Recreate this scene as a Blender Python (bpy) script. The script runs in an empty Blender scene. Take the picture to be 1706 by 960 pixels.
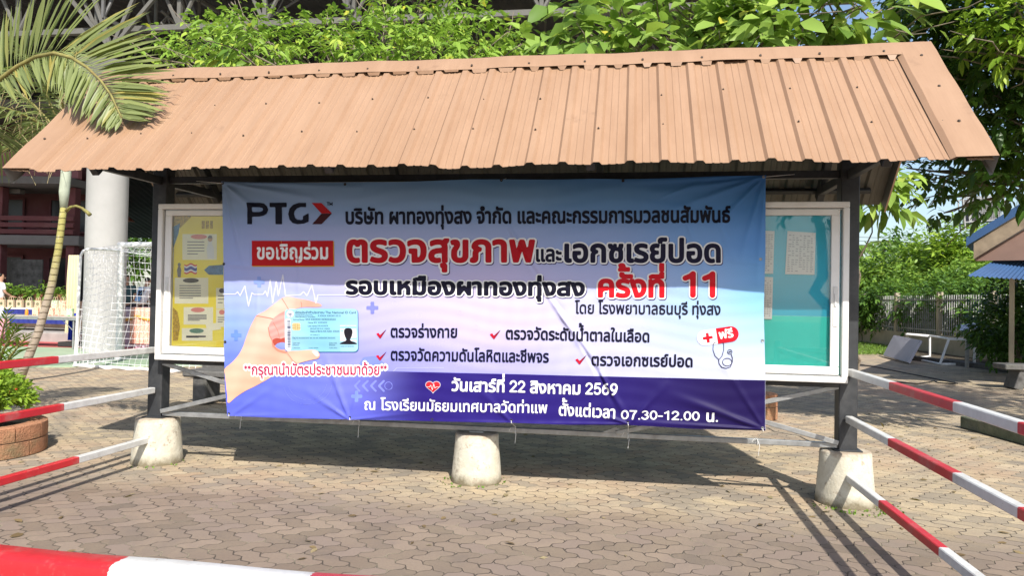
import bpy, math, random
import numpy as np
from mathutils import Vector, Matrix
sc = bpy.context.scene
COL = sc.collection
rng = np.random.default_rng(11)
random.seed(11)
R = math.radians

# ------------------------------------------------------------------ camera
FPX, YAW, PITCH, ROLL = 1211.2, 0.1611, 0.0161, 0.0183      # focal length in photo pixels (1706 wide), angles
CAM = np.array([1.2451, -5.9077, 1.5])
def _rot(v):
    x, y, z = v
    c, s = math.cos(ROLL), math.sin(ROLL); x, z = x*c - z*s, x*s + z*c
    c, s = math.cos(PITCH), math.sin(PITCH); y, z = y*c - z*s, y*s + z*c
    c, s = math.cos(YAW), math.sin(YAW); x, y = x*c - y*s, x*s + y*c
    return np.array([x, y, z])
RX, RY, RZ = _rot((1, 0, 0)), _rot((0, 1, 0)), _rot((0, 0, 1))
cam = bpy.data.cameras.new('camera'); cam.sensor_width = 36; cam.lens = 36*FPX/1706
cam.clip_start = 0.05; cam.clip_end = 2000
camo = bpy.data.objects.new('camera', cam); COL.objects.link(camo)
camo.matrix_world = Matrix(((RX[0], RZ[0], -RY[0], CAM[0]), (RX[1], RZ[1], -RY[1], CAM[1]),
                            (RX[2], RZ[2], -RY[2], CAM[2]), (0, 0, 0, 1)))
sc.camera = camo

# ------------------------------------------------------------------ light
SUNDIR = Vector((-0.41, 0.95, -1.0)).normalized()           # direction the light travels
EL = math.asin(-SUNDIR.z); AZ = math.atan2(-SUNDIR.x, -SUNDIR.y)
world = bpy.data.worlds.new('World'); sc.world = world; world.use_nodes = True
wn = world.node_tree; sky = wn.nodes.new('ShaderNodeTexSky'); sky.sky_type = 'NISHITA'
sky.sun_disc = False; sky.sun_elevation = EL; sky.sun_rotation = AZ
sky.air_density = 1.0; sky.dust_density = 1.6; sky.ozone_density = 1.0
bg = wn.nodes['Background']; wn.links.new(sky.outputs[0], bg.inputs[0]); bg.inputs[1].default_value = 0.14
sun = bpy.data.lights.new('sun', 'SUN'); sun.energy = 4.6; sun.angle = R(0.55); sun.color = (1, 0.95, 0.87)
suno = bpy.data.objects.new('sun', sun); COL.objects.link(suno)
suno.rotation_euler = SUNDIR.to_track_quat('-Z', 'Y').to_euler()
vs = sc.view_settings; vs.view_transform = 'Standard'; vs.look = 'None'; vs.gamma = 1.0; vs.use_curve_mapping = False
vs.exposure = 0.52
sc.cycles.max_bounces = 8; sc.cycles.transparent_max_bounces = 12
sc.cycles.caustics_reflective = False; sc.cycles.caustics_refractive = False

# ------------------------------------------------------------------ places seen in the photograph
def ray(px, py):
    return _rot(((px - 853)/FPX, 1.0, -(py - 480)/FPX))
def onY(px, py, Y):
    d = ray(px, py); return CAM + d*((Y - CAM[1])/d[1])
def onZ(px, py, Z=0.0):
    d = ray(px, py); return CAM + d*((Z - CAM[2])/d[2])
def onYv(p, Y):                                             # many points (n,2) onto the upright plane y = Y
    p = np.asarray(p, float)
    d = (p[:, 0:1] - 853)/FPX*RX + RY - (p[:, 1:2] - 480)/FPX*RZ
    return CAM + d*((Y - CAM[1])/d[:, 1:2])

# ------------------------------------------------------------------ object helpers
def link(o, parent=None):
    COL.objects.link(o)
    if parent is not None: o.parent = parent
    return o
def tag(o, label=None, cat=None, group=None, kind=None):
    if label: o['label'] = label
    if cat: o['category'] = cat
    if group: o['group'] = group
    if kind: o['kind'] = kind
    return o
def thing(name, label, cat, loc=(0, 0, 0), rz=0.0, group=None):
    o = bpy.data.objects.new(name, None); o.empty_display_size = 0.2
    o.location = tuple(float(v) for v in loc); o.rotation_euler = (0, 0, rz)
    COL.objects.link(o); return tag(o, label, cat, group)
def copy_tree(o, parent=None):
    c = o.copy(); link(c, parent)
    for ch in list(o.children): copy_tree(ch, c)
    return c
class MB:
    def __init__(s): s.v = []; s.f = []; s.m = []; s.mat = 0
    def add(s, vs, fs):
        n = len(s.v); s.v += [tuple(float(c) for c in q) for q in vs]
        s.f += [tuple(i + n for i in q) for q in fs]; s.m += [s.mat]*len(fs); return s
    def box(s, c, d, M=None, taper=1.0):
        hx, hy, hz = d[0]/2, d[1]/2, d[2]/2
        vs = [(x*hx*(taper if z > 0 else 1), y*hy*(taper if z > 0 else 1), z*hz) for z in (-1, 1) for y in (-1, 1) for x in (-1, 1)]
        if M is not None: vs = [tuple(M @ Vector(q)) for q in vs]
        vs = [(q[0] + c[0], q[1] + c[1], q[2] + c[2]) for q in vs]
        return s.add(vs, [(0, 2, 3, 1), (4, 5, 7, 6), (0, 1, 5, 4), (2, 6, 7, 3), (0, 4, 6, 2), (1, 3, 7, 5)])
    def bbox(s, c, d, b=0.006, M=None):                     # box with chamfered edges
        hx, hy, hz = [k/2 for k in d]; b = min(b, hx*.9, hy*.9, hz*.9)
        vs = []; idx = {}
        for sx in (-1, 1):
            for sy in (-1, 1):
                for sz in (-1, 1):
                    for ax in range(3):
                        q = [sx*(hx - b), sy*(hy - b), sz*(hz - b)]
                        q[ax] = (sx*hx, sy*hy, sz*hz)[ax]
                        idx[(sx, sy, sz, ax)] = len(vs); vs.append(q)
        fs = []
        for ax in range(3):
            o1, o2 = [k for k in range(3) if k != ax]
            for sg in (-1, 1):
                ring = []
                for a, b2 in ((-1, -1), (1, -1), (1, 1), (-1, 1)):
                    k = [0, 0, 0]; k[ax] = sg; k[o1] = a; k[o2] = b2; ring.append(idx[(*k, ax)])
                fs.append(tuple(ring))
        for ax in range(3):                                 # edges along ax
            o1, o2 = [k for k in range(3) if k != ax]
            for a in (-1, 1):
                for b2 in (-1, 1):
                    k0 = [0, 0, 0]; k0[ax] = -1; k0[o1] = a; k0[o2] = b2
                    k1 = list(k0); k1[ax] = 1
                    fs.append((idx[(*k0, o1)], idx[(*k1, o1)], idx[(*k1, o2)], idx[(*k0, o2)]))
        for sx in (-1, 1):
            for sy in (-1, 1):
                for sz in (-1, 1): fs.append(tuple(idx[(sx, sy, sz, ax)] for ax in range(3)))
        if M is not None: vs = [tuple(M @ Vector(q)) for q in vs]
        return s.add([(q[0] + c[0], q[1] + c[1], q[2] + c[2]) for q in vs], fs)
    def beam(s, p0, p1, w, h, b=0.004, up=(0, 0, 1)):       # chamfered bar: w sideways, h along up
        p0 = Vector([float(k) for k in p0]); p1 = Vector([float(k) for k in p1]); d = p1 - p0; L = d.length; d.normalize(); u = Vector(up)
        if abs(d.dot(u)) > .99: u = Vector((0, 1, 0))
        x = d.cross(u).normalized(); z = x.cross(d)
        M = Matrix((x, d, z)).transposed()
        return s.bbox((p0 + p1)/2, (w, L, h), b, M)
    def tube(s, pts, rad, n=8, caps=True):
        P = [Vector([float(k) for k in q]) for q in pts]
        if not hasattr(rad, '__len__'): rad = [rad]*len(P)
        vs = []; ref = None
        for i, q in enumerate(P):
            t = (P[min(i + 1, len(P) - 1)] - P[max(i - 1, 0)]).normalized()
            if ref is None: ref = Vector((0, 0, 1)) if abs(t.z) < .9 else Vector((1, 0, 0))
            x = (ref - t*ref.dot(t)).normalized(); ref = x; y = t.cross(x)
            for k in range(n):
                a = 2*math.pi*k/n; vs.append(q + (x*math.cos(a) + y*math.sin(a))*rad[i])
        fs = [(i*n + k, i*n + (k + 1) % n, (i + 1)*n + (k + 1) % n, (i + 1)*n + k) for i in range(len(P) - 1) for k in range(n)]
        if caps: fs += [tuple(range(n - 1, -1, -1)), tuple((len(P) - 1)*n + k for k in range(n))]
        return s.add(vs, fs)
    def lathe(s, c, prof, n=32, noise=0.0):
        vs = []; 
        for r, z in prof:
            for k in range(n):
                a = 2*math.pi*k/n; rr = r + (noise*(random.random() - .5) if r > 1e-4 else 0)
                vs.append((c[0] + rr*math.cos(a), c[1] + rr*math.sin(a), c[2] + z))
        fs = [(i*n + k, i*n + (k + 1) % n, (i + 1)*n + (k + 1) % n, (i + 1)*n + k) for i in range(len(prof) - 1) for k in range(n)]
        if prof[0][0] > 1e-4: fs.append(tuple(range(n - 1, -1, -1)))
        if prof[-1][0] > 1e-4: fs.append(tuple((len(prof) - 1)*n + k for k in range(n)))
        return s.add(vs, fs)
    def quad(s, *q): return s.add(q, [tuple(range(len(q)))])
    def prism(s, poly, z0, z1, f=lambda x, y, z: (x, y, z)):
        n = len(poly)
        return s.add([f(x, y, z0) for x, y in poly] + [f(x, y, z1) for x, y in poly],
                     [tuple(range(n - 1, -1, -1)), tuple(range(n, 2*n))] + [(i, (i + 1) % n, n + (i + 1) % n, n + i) for i in range(n)])
    def build(s, name, mats, parent=None, smooth=False, loc=None):
        me = bpy.data.meshes.new(name); me.from_pydata(s.v, [], s.f)
        for m in (mats if isinstance(mats, (list, tuple)) else [mats]): me.materials.append(m)
        if any(s.m): me.polygons.foreach_set('material_index', s.m)
        if smooth: me.polygons.foreach_set('use_smooth', [True]*len(me.polygons)) if smooth is True else me.shade_smooth() or None
        me.update()
        o = bpy.data.objects.new(name, me); link(o, parent)
        if loc is not None: o.location = tuple(float(k) for k in loc)
        return o
def auto_smooth(o, ang=35):
    me = o.data
    me.polygons.foreach_set('use_smooth', [True]*len(me.polygons))
    me.set_sharp_from_angle(angle=R(ang)); return o

# ------------------------------------------------------------------ materials
def lin(c): 
    c = np.asarray(c, float)/255; return np.where(c <= .04045, c/12.92, ((c + .055)/1.055)**2.4)
class NT:
    def __init__(s, name):
        s.m = bpy.data.materials.new(name); s.m.use_nodes = True; s.t = s.m.node_tree
        s.b = s.t.nodes['Principled BSDF']; s.out = s.t.nodes['Material Output']
    def n(s, t, **kw):
        nd = s.t.nodes.new('ShaderNode' + t)
        for k, v in kw.items(): setattr(nd, k, v)
        return nd
    def l(s, a, b): s.t.links.new(a, b)
    def put(s, sock, v):
        if isinstance(v, bpy.types.NodeSocket): s.l(v, sock)
        else: sock.default_value = v
    def math(s, op, a, b=0.0, c=0.0):
        nd = s.n('Math', operation=op); s.put(nd.inputs[0], a); s.put(nd.inputs[1], b)
        if op in ('WRAP', 'MULTIPLY_ADD', 'COMPARE', 'SMOOTH_MIN'): s.put(nd.inputs[2], c)
        return nd.outputs[0]
    def mix(s, f, a, b, mode='MIX'):
        nd = s.n('MixRGB', blend_type=mode); s.put(nd.inputs[0], f)
        for i, v in ((1, a), (2, b)): s.put(nd.inputs[i], v if isinstance(v, bpy.types.NodeSocket) else (*v[:3], 1))
        return nd.outputs[0]
    def noise(s, scale, detail=4, rough=.55, vec=None, dist=0):
        nd = s.n('TexNoise'); nd.inputs['Scale'].default_value = scale; nd.inputs['Detail'].default_value = detail
        nd.inputs['Roughness'].default_value = rough; nd.inputs['Distortion'].default_value = dist
        s.l(vec if vec is not None else s.co(), nd.inputs['Vector']); return nd.outputs[0]
    def co(s, which='Object'):
        if not hasattr(s, '_co'): s._co = s.n('TexCoord')
        return s._co.outputs[which]
    def ramp(s, f, stops, interp='LINEAR'):
        nd = s.n('ValToRGB'); cr = nd.color_ramp; cr.interpolation = interp
        while len(cr.elements) < len(stops): cr.elements.new(.5)
        for e, (p, c) in zip(cr.elements, stops):
            e.position = p; e.color = (*(c if hasattr(c, '__len__') else (c, c, c)), 1)
        s.l(f, nd.inputs[0]); return nd.outputs[0]
    def bump(s, h, dist=.01, strength=1.0):
        nd = s.n('Bump'); nd.inputs['Distance'].default_value = dist; nd.inputs['Strength'].default_value = strength
        s.l(h, nd.inputs['Height']); s.l(nd.outputs[0], s.b.inputs['Normal'])
    def scaled(s, v, src='Object'):
        nd = s.n('Mapping'); nd.inputs['Scale'].default_value = v; s.l(s.co(src), nd.inputs[0]); return nd.outputs[0]
    def set(s, color=None, rough=None, metal=None, spec=None):
        if color is not None: s.put(s.b.inputs['Base Color'], color if isinstance(color, bpy.types.NodeSocket) else (*color[:3], 1))
        if rough is not None: s.put(s.b.inputs['Roughness'], rough)
        if metal is not None: s.b.inputs['Metallic'].default_value = metal
        if spec is not None: s.b.inputs['Specular IOR Level'].default_value = spec
        return s
def simple(name, c, rough=.6, var=.12, scale=6, metal=0, bump=0.0, spec=.4, dirt=None):
    k = NT(name); f = k.noise(scale, 6, .6)
    lo = [v*(1 - var) for v in c]; hi = [min(1, v*(1 + var)) for v in c]
    colr = k.mix(k.ramp(f, [(.3, 0), (.7, 1)]), lo, hi)
    if dirt:
        g = k.noise(scale*.35, 8, .7); colr = k.mix(k.math('MULTIPLY', k.ramp(g, [(.5, 0), (.72, 1)]), dirt[1]), colr, dirt[0])
    k.set(colr, rough, metal, spec)
    if bump: k.bump(k.noise(scale*8, 5, .6), bump)
    return k.m
def leaf_mat(name, stops, trans=.35, rough=.45, spec=.35):
    k = NT(name); a = k.n('Attribute', attribute_name='tint'); c = k.ramp(a.outputs['Fac'], stops)
    k.set(c, rough, 0, spec)
    tr = k.n('BsdfTranslucent'); k.l(k.mix(.5, c, (.22, .36, .03), 'MIX'), tr.inputs[0])
    mx = k.n('MixShader'); mx.inputs[0].default_value = trans
    k.l(k.b.outputs[0], mx.inputs[1]); k.l(tr.outputs[0], mx.inputs[2]); k.l(mx.outputs[0], k.out.inputs[0]); return k.m

# leaves: arrays of base points, directions, up normals -> one mesh
def leaf_arrays(P, D, N, L, Wd, droop=.25, fold=.12):
    D = D/np.linalg.norm(D, axis=1, keepdims=True)
    S = np.cross(D, N); S /= np.linalg.norm(S, axis=1, keepdims=True) + 1e-9
    U = np.cross(S, D)
    L = np.asarray(L)[:, None]; Wd = np.asarray(Wd)[:, None]; dr = np.asarray(droop)
    dr = dr[:, None] if dr.ndim else dr
    down = np.array([0, 0, -1.0])
    def mid(t): return P + D*L*t + down*L*dr*t*t
    def side(t, w, sg): return mid(t) + S*Wd*w*sg + U*Wd*fold*2*w
    V = [mid(0), side(.33, .46, -1), mid(.33), side(.33, .46, 1), side(.7, .36, -1), mid(.7), side(.7, .36, 1), mid(1)]
    V = np.stack(V, 1)                                      # n,8,3
    F = [(0, 2, 1), (0, 3, 2), (1, 2, 5, 4), (2, 3, 6, 5), (4, 5, 7), (5, 6, 7)]
    return V, F
def leaf_mesh(name, V, F, tint, mat, parent=None, extra=None):
    n, k = V.shape[:2]; vs = V.reshape(-1, 3)
    fs = []; ti = []
    loops = np.concatenate([np.array(f) for f in F]); tot = np.array([len(f) for f in F])
    allloops = (loops[None, :] + (np.arange(n)*k)[:, None]).ravel(); alltot = np.tile(tot, n)
    me = bpy.data.meshes.new(name); me.vertices.add(len(vs)); me.vertices.foreach_set('co', vs.astype(np.float32).ravel())
    me.loops.add(len(allloops)); me.loops.foreach_set('vertex_index', allloops.astype(np.int32))
    me.polygons.add(len(alltot)); st = np.concatenate([[0], np.cumsum(alltot)[:-1]])
    me.polygons.foreach_set('loop_start', st.astype(np.int32))
    me.polygons.foreach_set('use_smooth', np.ones(len(alltot), bool))
    me.update(calc_edges=True); me.validate()
    at = me.attributes.new('tint', 'FLOAT', 'POINT'); at.data.foreach_set('value', np.repeat(np.asarray(tint, np.float32), k))
    me.materials.append(mat)
    o = bpy.data.objects.new(name, me); return link(o, parent)
def unit(v): return v/(np.linalg.norm(v, axis=-1, keepdims=True) + 1e-9)
def rdir(n): return unit(rng.normal(size=(n, 3)))
# ------------------------------------------------------------------ pavement of interlocking blocks
def paver_mat():
    k = NT('interlocking_pavers'); co = k.co('Object')
    mp = k.n('Mapping'); mp.inputs['Rotation'].default_value = (0, 0, R(41)); mp.inputs['Scale'].default_value = (1/.112,)*3
    k.l(co, mp.inputs[0])
    wob = k.n('TexNoise'); wob.inputs['Scale'].default_value = .55; wob.inputs['Detail'].default_value = 2; k.l(mp.outputs[0], wob.inputs['Vector'])
    sub = k.n('VectorMath', operation='MULTIPLY_ADD'); k.l(wob.outputs['Color'], sub.inputs[0]); sub.inputs[1].default_value = (.3, .3, 0); k.l(mp.outputs[0], sub.inputs[2])
    sp = k.n('SeparateXYZ'); k.l(sub.outputs[0], sp.inputs[0]); x, y = sp.outputs[0], sp.outputs[1]
    def tri(v):                                             # smooth zigzag of period 1
        return k.math('SUBTRACT', k.math('PINGPONG', k.math('ADD', v, .25), .5), .25)
    u = k.math('MULTIPLY_ADD', tri(y), .5, x); v = k.math('MULTIPLY_ADD', tri(x), .5, y)
    iu, iv = k.math('FLOOR', u), k.math('FLOOR', v)
    fu, fv = k.math('SUBTRACT', u, iu), k.math('SUBTRACT', v, iv)
    q = k.math('FLOORED_MODULO', k.math('ADD', k.math('SUBTRACT', iu, iv), .25), 4.0); q = k.math('FLOOR', q)
    def eq(a): return k.math('COMPARE', q, a, .1)
    gu, gv = k.math('SUBTRACT', 1.0, fu), k.math('SUBTRACT', 1.0, fv)
    k0, k1, k2, k3 = [eq(float(i)) for i in range(4)]
    big = 5.0
    dl = k.math('MULTIPLY_ADD', k1, big, fu); dr = k.math('MULTIPLY_ADD', k0, big, gu)
    db = k.math('MULTIPLY_ADD', k2, big, fv); dt = k.math('MULTIPLY_ADD', k3, big, gv)
    d = k.math('MINIMUM', k.math('MINIMUM', dl, dr), k.math('MINIMUM', db, dt))
    bu = k.math('SUBTRACT', iu, k1); bv = k.math('SUBTRACT', iv, k2)
    cb = k.n('CombineXYZ'); k.l(bu, cb.inputs[0]); k.l(bv, cb.inputs[1])
    wn_ = k.n('TexWhiteNoise', noise_dimensions='2D'); k.l(cb.outputs[0], wn_.inputs['Vector']); rnd = wn_.outputs['Value']
    n1 = k.noise(.42, 6, .65, co); n2 = k.noise(2.6, 8, .7, co); n3 = k.noise(60, 4, .7, co); n4 = k.noise(.9, 7, .7, co, 1.2)
    c = k.mix(rnd, (.41, .295, .195), (.54, .45, .32))
    c = k.mix(k.math('MULTIPLY', k.ramp(n2, [(.4, 0), (.62, 1)]), .4), c, (.44, .3, .21))
    c = k.mix(k.math('MULTIPLY', k.ramp(n1, [(.42, 0), (.58, 1)]), .65), c, (.55, .45, .28))
    grime = k.math('MULTIPLY', k.ramp(n4, [(.45, 0), (.62, 1)]), .75)
    c = k.mix(grime, c, (.23, .2, .165))
    sel = k.math('MULTIPLY', k.math('GREATER_THAN', wn_.outputs['Value'], .84), .62)
    c = k.mix(sel, c, (.22, .19, .155))
    c = k.mix(k.math('MULTIPLY', k.ramp(n3, [(.35, 1), (.6, 0)]), .35), c, (.16, .135, .11), 'MIX')
    # worn dark strip along the kerb: dirt with soft tree shade painted in
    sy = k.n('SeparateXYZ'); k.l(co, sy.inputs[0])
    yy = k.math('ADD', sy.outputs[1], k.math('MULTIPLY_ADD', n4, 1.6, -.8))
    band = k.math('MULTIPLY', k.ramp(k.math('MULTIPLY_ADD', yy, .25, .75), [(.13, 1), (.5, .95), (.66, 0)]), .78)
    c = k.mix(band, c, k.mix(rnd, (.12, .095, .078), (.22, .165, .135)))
    jw = k.math('MULTIPLY_ADD', k.ramp(n2, [(.35, 0), (.65, 1)]), .045, .022)
    joint = k.math('SUBTRACT', 1.0, k.math('SMOOTHSTEP' if False else 'DIVIDE', d, jw)); joint.node.use_clamp = True
    jc = k.mix(k.ramp(k.noise(3.2, 6, .7, co), [(.5, 0), (.62, 1)]), (.085, .07, .055), (.3, .26, .18))
    c = k.mix(k.ramp(joint, [(.1, 0), (.6, 1)]), c, jc)
    k.set(c, .88, 0, .25)
    h = k.math('SUBTRACT', k.math('MULTIPLY', n3, .18), k.ramp(joint, [(0, 0), (.8, 1)]))
    h = k.math('MULTIPLY_ADD', rnd, .25, h)
    k.bump(h, .006, .8); return k.m
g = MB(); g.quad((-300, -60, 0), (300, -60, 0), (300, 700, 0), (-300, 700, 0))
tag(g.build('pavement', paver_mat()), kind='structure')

# ------------------------------------------------------------------ shared materials
M = {}
M['black_steel'] = simple('black_painted_steel', (.026, .028, .031), .5, .3, 9, spec=.5, dirt=((.1, .098, .095), .5))
M['grey_steel'] = simple('galvanised_steel', (.36, .37, .37), .42, .2, 14, metal=.6, dirt=((.2, .19, .17), .5))
M['white_alu'] = simple('white_aluminium', (.78, .77, .74), .38, .04, 5, spec=.5, dirt=((.5, .47, .42), .25))
M['rubber'] = simple('dark_rubber', (.03, .03, .03), .6)
M['white_metal'] = simple('white_painted_metal', (.78, .78, .76), .45, .05, 8, dirt=((.45, .4, .33), .35))
def footing_mat():
    k = NT('whitewashed_concrete'); n1 = k.noise(9, 8, .7); n2 = k.noise(40, 6, .6); sp = k.n('SeparateXYZ'); k.l(k.co(), sp.inputs[0])
    c = k.mix(k.ramp(n1, [(.35, 0), (.65, 1)]), (.62, .59, .49), (.5, .46, .36))
    low = k.ramp(k.math('MULTIPLY_ADD', n1, .22, sp.outputs[2]), [(.12, 1), (.2, 0)])
    c = k.mix(low, c, (.2, .17, .11))
    top = k.ramp(k.math('MULTIPLY_ADD', n1, .12, sp.outputs[2]), [(.425, 0), (.465, .8)])
    c = k.mix(top, c, (.33, .25, .18))
    c = k.mix(k.ramp(k.noise(13, 9, .75), [(.57, 0), (.63, .75)]), c, (.3, .24, .18))
    k.set(c, .85, 0, .3); k.bump(k.math('ADD', n1, k.math('MULTIPLY', n2, .8)), .009, .7); return k.m
M['footing'] = footing_mat()
def roof_mat():
    k = NT('brown_roof_metal'); n1 = k.noise(1.1, 5, .6); n2 = k.noise(5, 8, .7, k.scaled((1, .25, .25))); n3 = k.noise(2.2, 9, .7)
    c = k.mix(k.ramp(n1, [(.3, 0), (.7, 1)]), (.3, .18, .107), (.34, .212, .132))
    c = k.mix(k.ramp(n2, [(.45, 0), (.75, .45)]), c, (.42, .27, .175))
    st_ = k.noise(1.0, 6, .7, k.scaled((9, .7, .7))); c = k.mix(k.ramp(st_, [(.5, 0), (.7, .28)]), c, (.24, .14, .085)); c = k.mix(k.ramp(n3, [(.62, 0), (.7, .4)]), c, (.17, .1, .06))
    w = k.n('TexWave', wave_type='BANDS', bands_direction='X'); w.inputs['Scale'].default_value = 14; w.inputs['Distortion'].default_value = .2
    k.l(k.co(), w.inputs[0])
    c = k.mix(k.ramp(w.outputs[1], [(.92, 0), (1, .09)]), c, (.2, .12, .075))
    geo = k.n('NewGeometry'); c = k.mix(geo.outputs['Backfacing'], c, (.26, .25, .23))
    k.set(c, .5, .0, .4); k.bump(n3, .004, .5); return k.m
M['roof'] = roof_mat()
M['roof_under'] = simple('unpainted_roof_underside', (.15, .138, .115), .55, .15, 6)
M['screw'] = simple('roof_screw', (.06, .045, .035), .5)

# ------------------------------------------------------------------ notice board shelter
S, ZB, ZR, ZE, YE = 2.886, .399, 3.475, 2.425, 1.03
XL, XR = -3.49, 3.44
shelter = thing('notice_board_shelter', 'brown metal gable roof on two black posts sheltering the glass notice boards behind the banner', 'shelter', (0, 0, 0))
for i, x in enumerate((-S, .015, S)):
    m = MB(); n = [(.212, 0), (.214, .03), (.206, .1), (.198, .2), (.188, .3), (.184, .382), (.179, .394), (.168, .399), (.0, .4)]
    if i == 1: n = [(r*.97, z) for r, z in n]
    m.lathe((x, 0, 0), n, 48, .0035)
    auto_smooth(m.build('footing', M['footing'], shelter), 50)
    if i != 1:
        pm = MB(); pm.bbox((x, 0, (ZB + 3.4)/2), (.135, .125, 3.4 - ZB), .006); pm.bbox((x, 0, ZB + .006), (.2, .18, .012), .003)
        pm.build('post', M['black_steel'], shelter)
    else:
        pm = MB(); pm.bbox((x, .0, .406), (.12, .08, .02), .004); pm.build('post_stub', M['grey_steel'], shelter)
# lower rail, board support rail and crossed braces
fr = MB(); fr.beam((-S + .069, -.03, .437), (S - .069, -.03, .437), .04, .04); fr.build('lower_rail', M['grey_steel'], shelter)
fr = MB(); fr.beam((-S + .069, -.06, .905), (S - .069, -.06, .905), .05, .05); fr.build('support_rail', M['black_steel'], shelter)
for sg in (-1, 1):
    a = MB(); a.beam((sg*(S - .07), -.058, .885), (sg*1.15, -.058, .455), .012, .038); a.build('brace', M['grey_steel'], shelter)
    a = MB(); a.beam((sg*(S - .07), -.074, .46), (sg*1.15, -.074, .885), .012, .038); a.build('brace', M['grey_steel'], shelter)
    a = MB(); a.prism([(sg*1.15 - .11, .455), (sg*1.15 + .11, .455), (sg*1.15, .5)], -.052, -.046, lambda x, z, y: (x, y, z)); a.build('gusset', M['grey_steel'], shelter)
# roof frame
rl = math.hypot(YE, ZR - ZE); ca, sa = YE/rl, (ZR - ZE)/rl
def slope(x, s, h, sg): return (x, sg*(s*ca + h*sa), ZR - s*sa + h*ca)      # sg -1 front, +1 back
for xp in (-S, -S/3, S/3, S):
    r_ = MB()
    for sg in (-1, 1): r_.beam(slope(xp, .03, -.1, sg), slope(xp, rl - .12, -.1, sg), .06, .09)
    r_.build('rafter', M['black_steel'], shelter)
    if abs(xp) == S:
        r_ = MB(); r_.beam((xp, -.86, 2.5), (xp, .9, 2.5), .05, .07); r_.build('tie_beam', M['black_steel'], shelter)
for sg in (-1, 1):
    for s in (.25, .8, rl - .16):
        a = MB(); a.beam(slope(XL + .12, s, -.032, sg), slope(XR - .12, s, -.032, sg), .04, .045, up=(0, sg*sa, ca)); a.build('purlin', M['black_steel'], shelter)
a = MB(); a.beam((-S + .07, 0, 2.51), (S - .07, 0, 2.51), .05, .06); a.build('head_beam', M['black_steel'], shelter)
# corrugated sheets
PIT = .2245; PH = .110
def profile():
    pts = []
    k = math.ceil((XL - PH)/PIT); 
    pts.append((XL, .002))
    while PH + k*PIT < XR - .03:
        c = PH + k*PIT; ov = (k % 4 == 1)
        for dx, h in ((-.038, 0), (-.02, .021), (.02, .021), (.038, .0)):
            if XL < c + dx < XR: pts.append((c + dx, h + (.0018 if ov else 0)))
        if ov: pts.append((c + .0385, .0))
        for dx, h in ((.085, .0), (.09, .0035), (.1, .0035), (.105, 0), (.135, 0), (.14, .0035), (.15, .0035), (.155, 0)):
            if c + dx < XR - .04: pts.append((c + dx - .008, h))
        k += 1
    pts.append((XR, .002)); return pts
PR = profile()
def roof_sheet(sg):
    m = MB(); ns = 14; n = len(PR); vs = []
    bow = {}
    for i in range(ns + 1):
        t = i/ns
        for (x, h) in PR:
            e = 0.012*math.sin(x*2.1 + 1) + .009*math.sin(x*5.3)
            s = t*(rl + e*.6) + .012
            sag = 0
            if t > .85: sag = -(t - .85)/.15*(.006*math.sin(x*7.7) + .022*math.exp(-((x + .02)/.11)**2))
            hh = h + .0025*math.sin(x*3.1 + t*4) + .002*math.sin(x*9 + t*2) + sag
            vs.append(slope(x, s, hh, sg))
    fs = [(i*n + j, i*n + j + 1, (i + 1)*n + j + 1, (i + 1)*n + j) for i in range(ns) for j in range(n - 1)]
    if sg > 0: fs = [f[::-1] for f in fs]
    fs = [f[::-1] for f in fs]
    m.add(vs, fs)
    up = [slope(x, 0, -.004, sg) for x in (0,)]
    # underside skin
    m.mat = 1; d = np.array(up[0]) - np.array(slope(0, 0, 0, sg))
    m.add([tuple(np.array(v) + d) for v in vs], [f[::-1] for f in fs])
    m.mat = 2
    k = math.ceil((XL - PH)/PIT)
    while PH + k*PIT < XR - .1:
        for s in (.62, 1.06):
            if k % 2 == 0 and random.random() < .95 and PH + k*PIT > XL + .2:
                b = slope(PH + k*PIT + random.uniform(-.012, .012), s + random.uniform(-.035, .035), .021, sg)
                q = [slope(b[0] + math.cos(a)*.009, 0, .0, sg) for a in (0,)]
                M3 = Matrix.Rotation(-sg*math.asin(sa), 3, 'X')
                vs2 = []; 
                for hh, rr in ((0, .0085), (.003, .0085), (.003, .005), (.01, .0042)):
                    for a in range(6):
                        o3 = M3 @ Vector((math.cos(a*math.pi/3)*rr, math.sin(a*math.pi/3)*rr, hh)); vs2.append((b[0] + o3[0], b[1] + o3[1], b[2] + o3[2]))
                m.add(vs2, [(i*6 + a, i*6 + (a + 1) % 6, i*6 + 6 + (a + 1) % 6, i*6 + 6 + a) for i in range(3) for a in range(6)] + [tuple(18 + a for a in range(6))])
        k += 1
    o = m.build('roof_sheet', [M['roof'], M['roof_under'], M['screw']], shelter); auto_smooth(o, 20); return o
roof_sheet(-1); roof_sheet(1)
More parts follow.
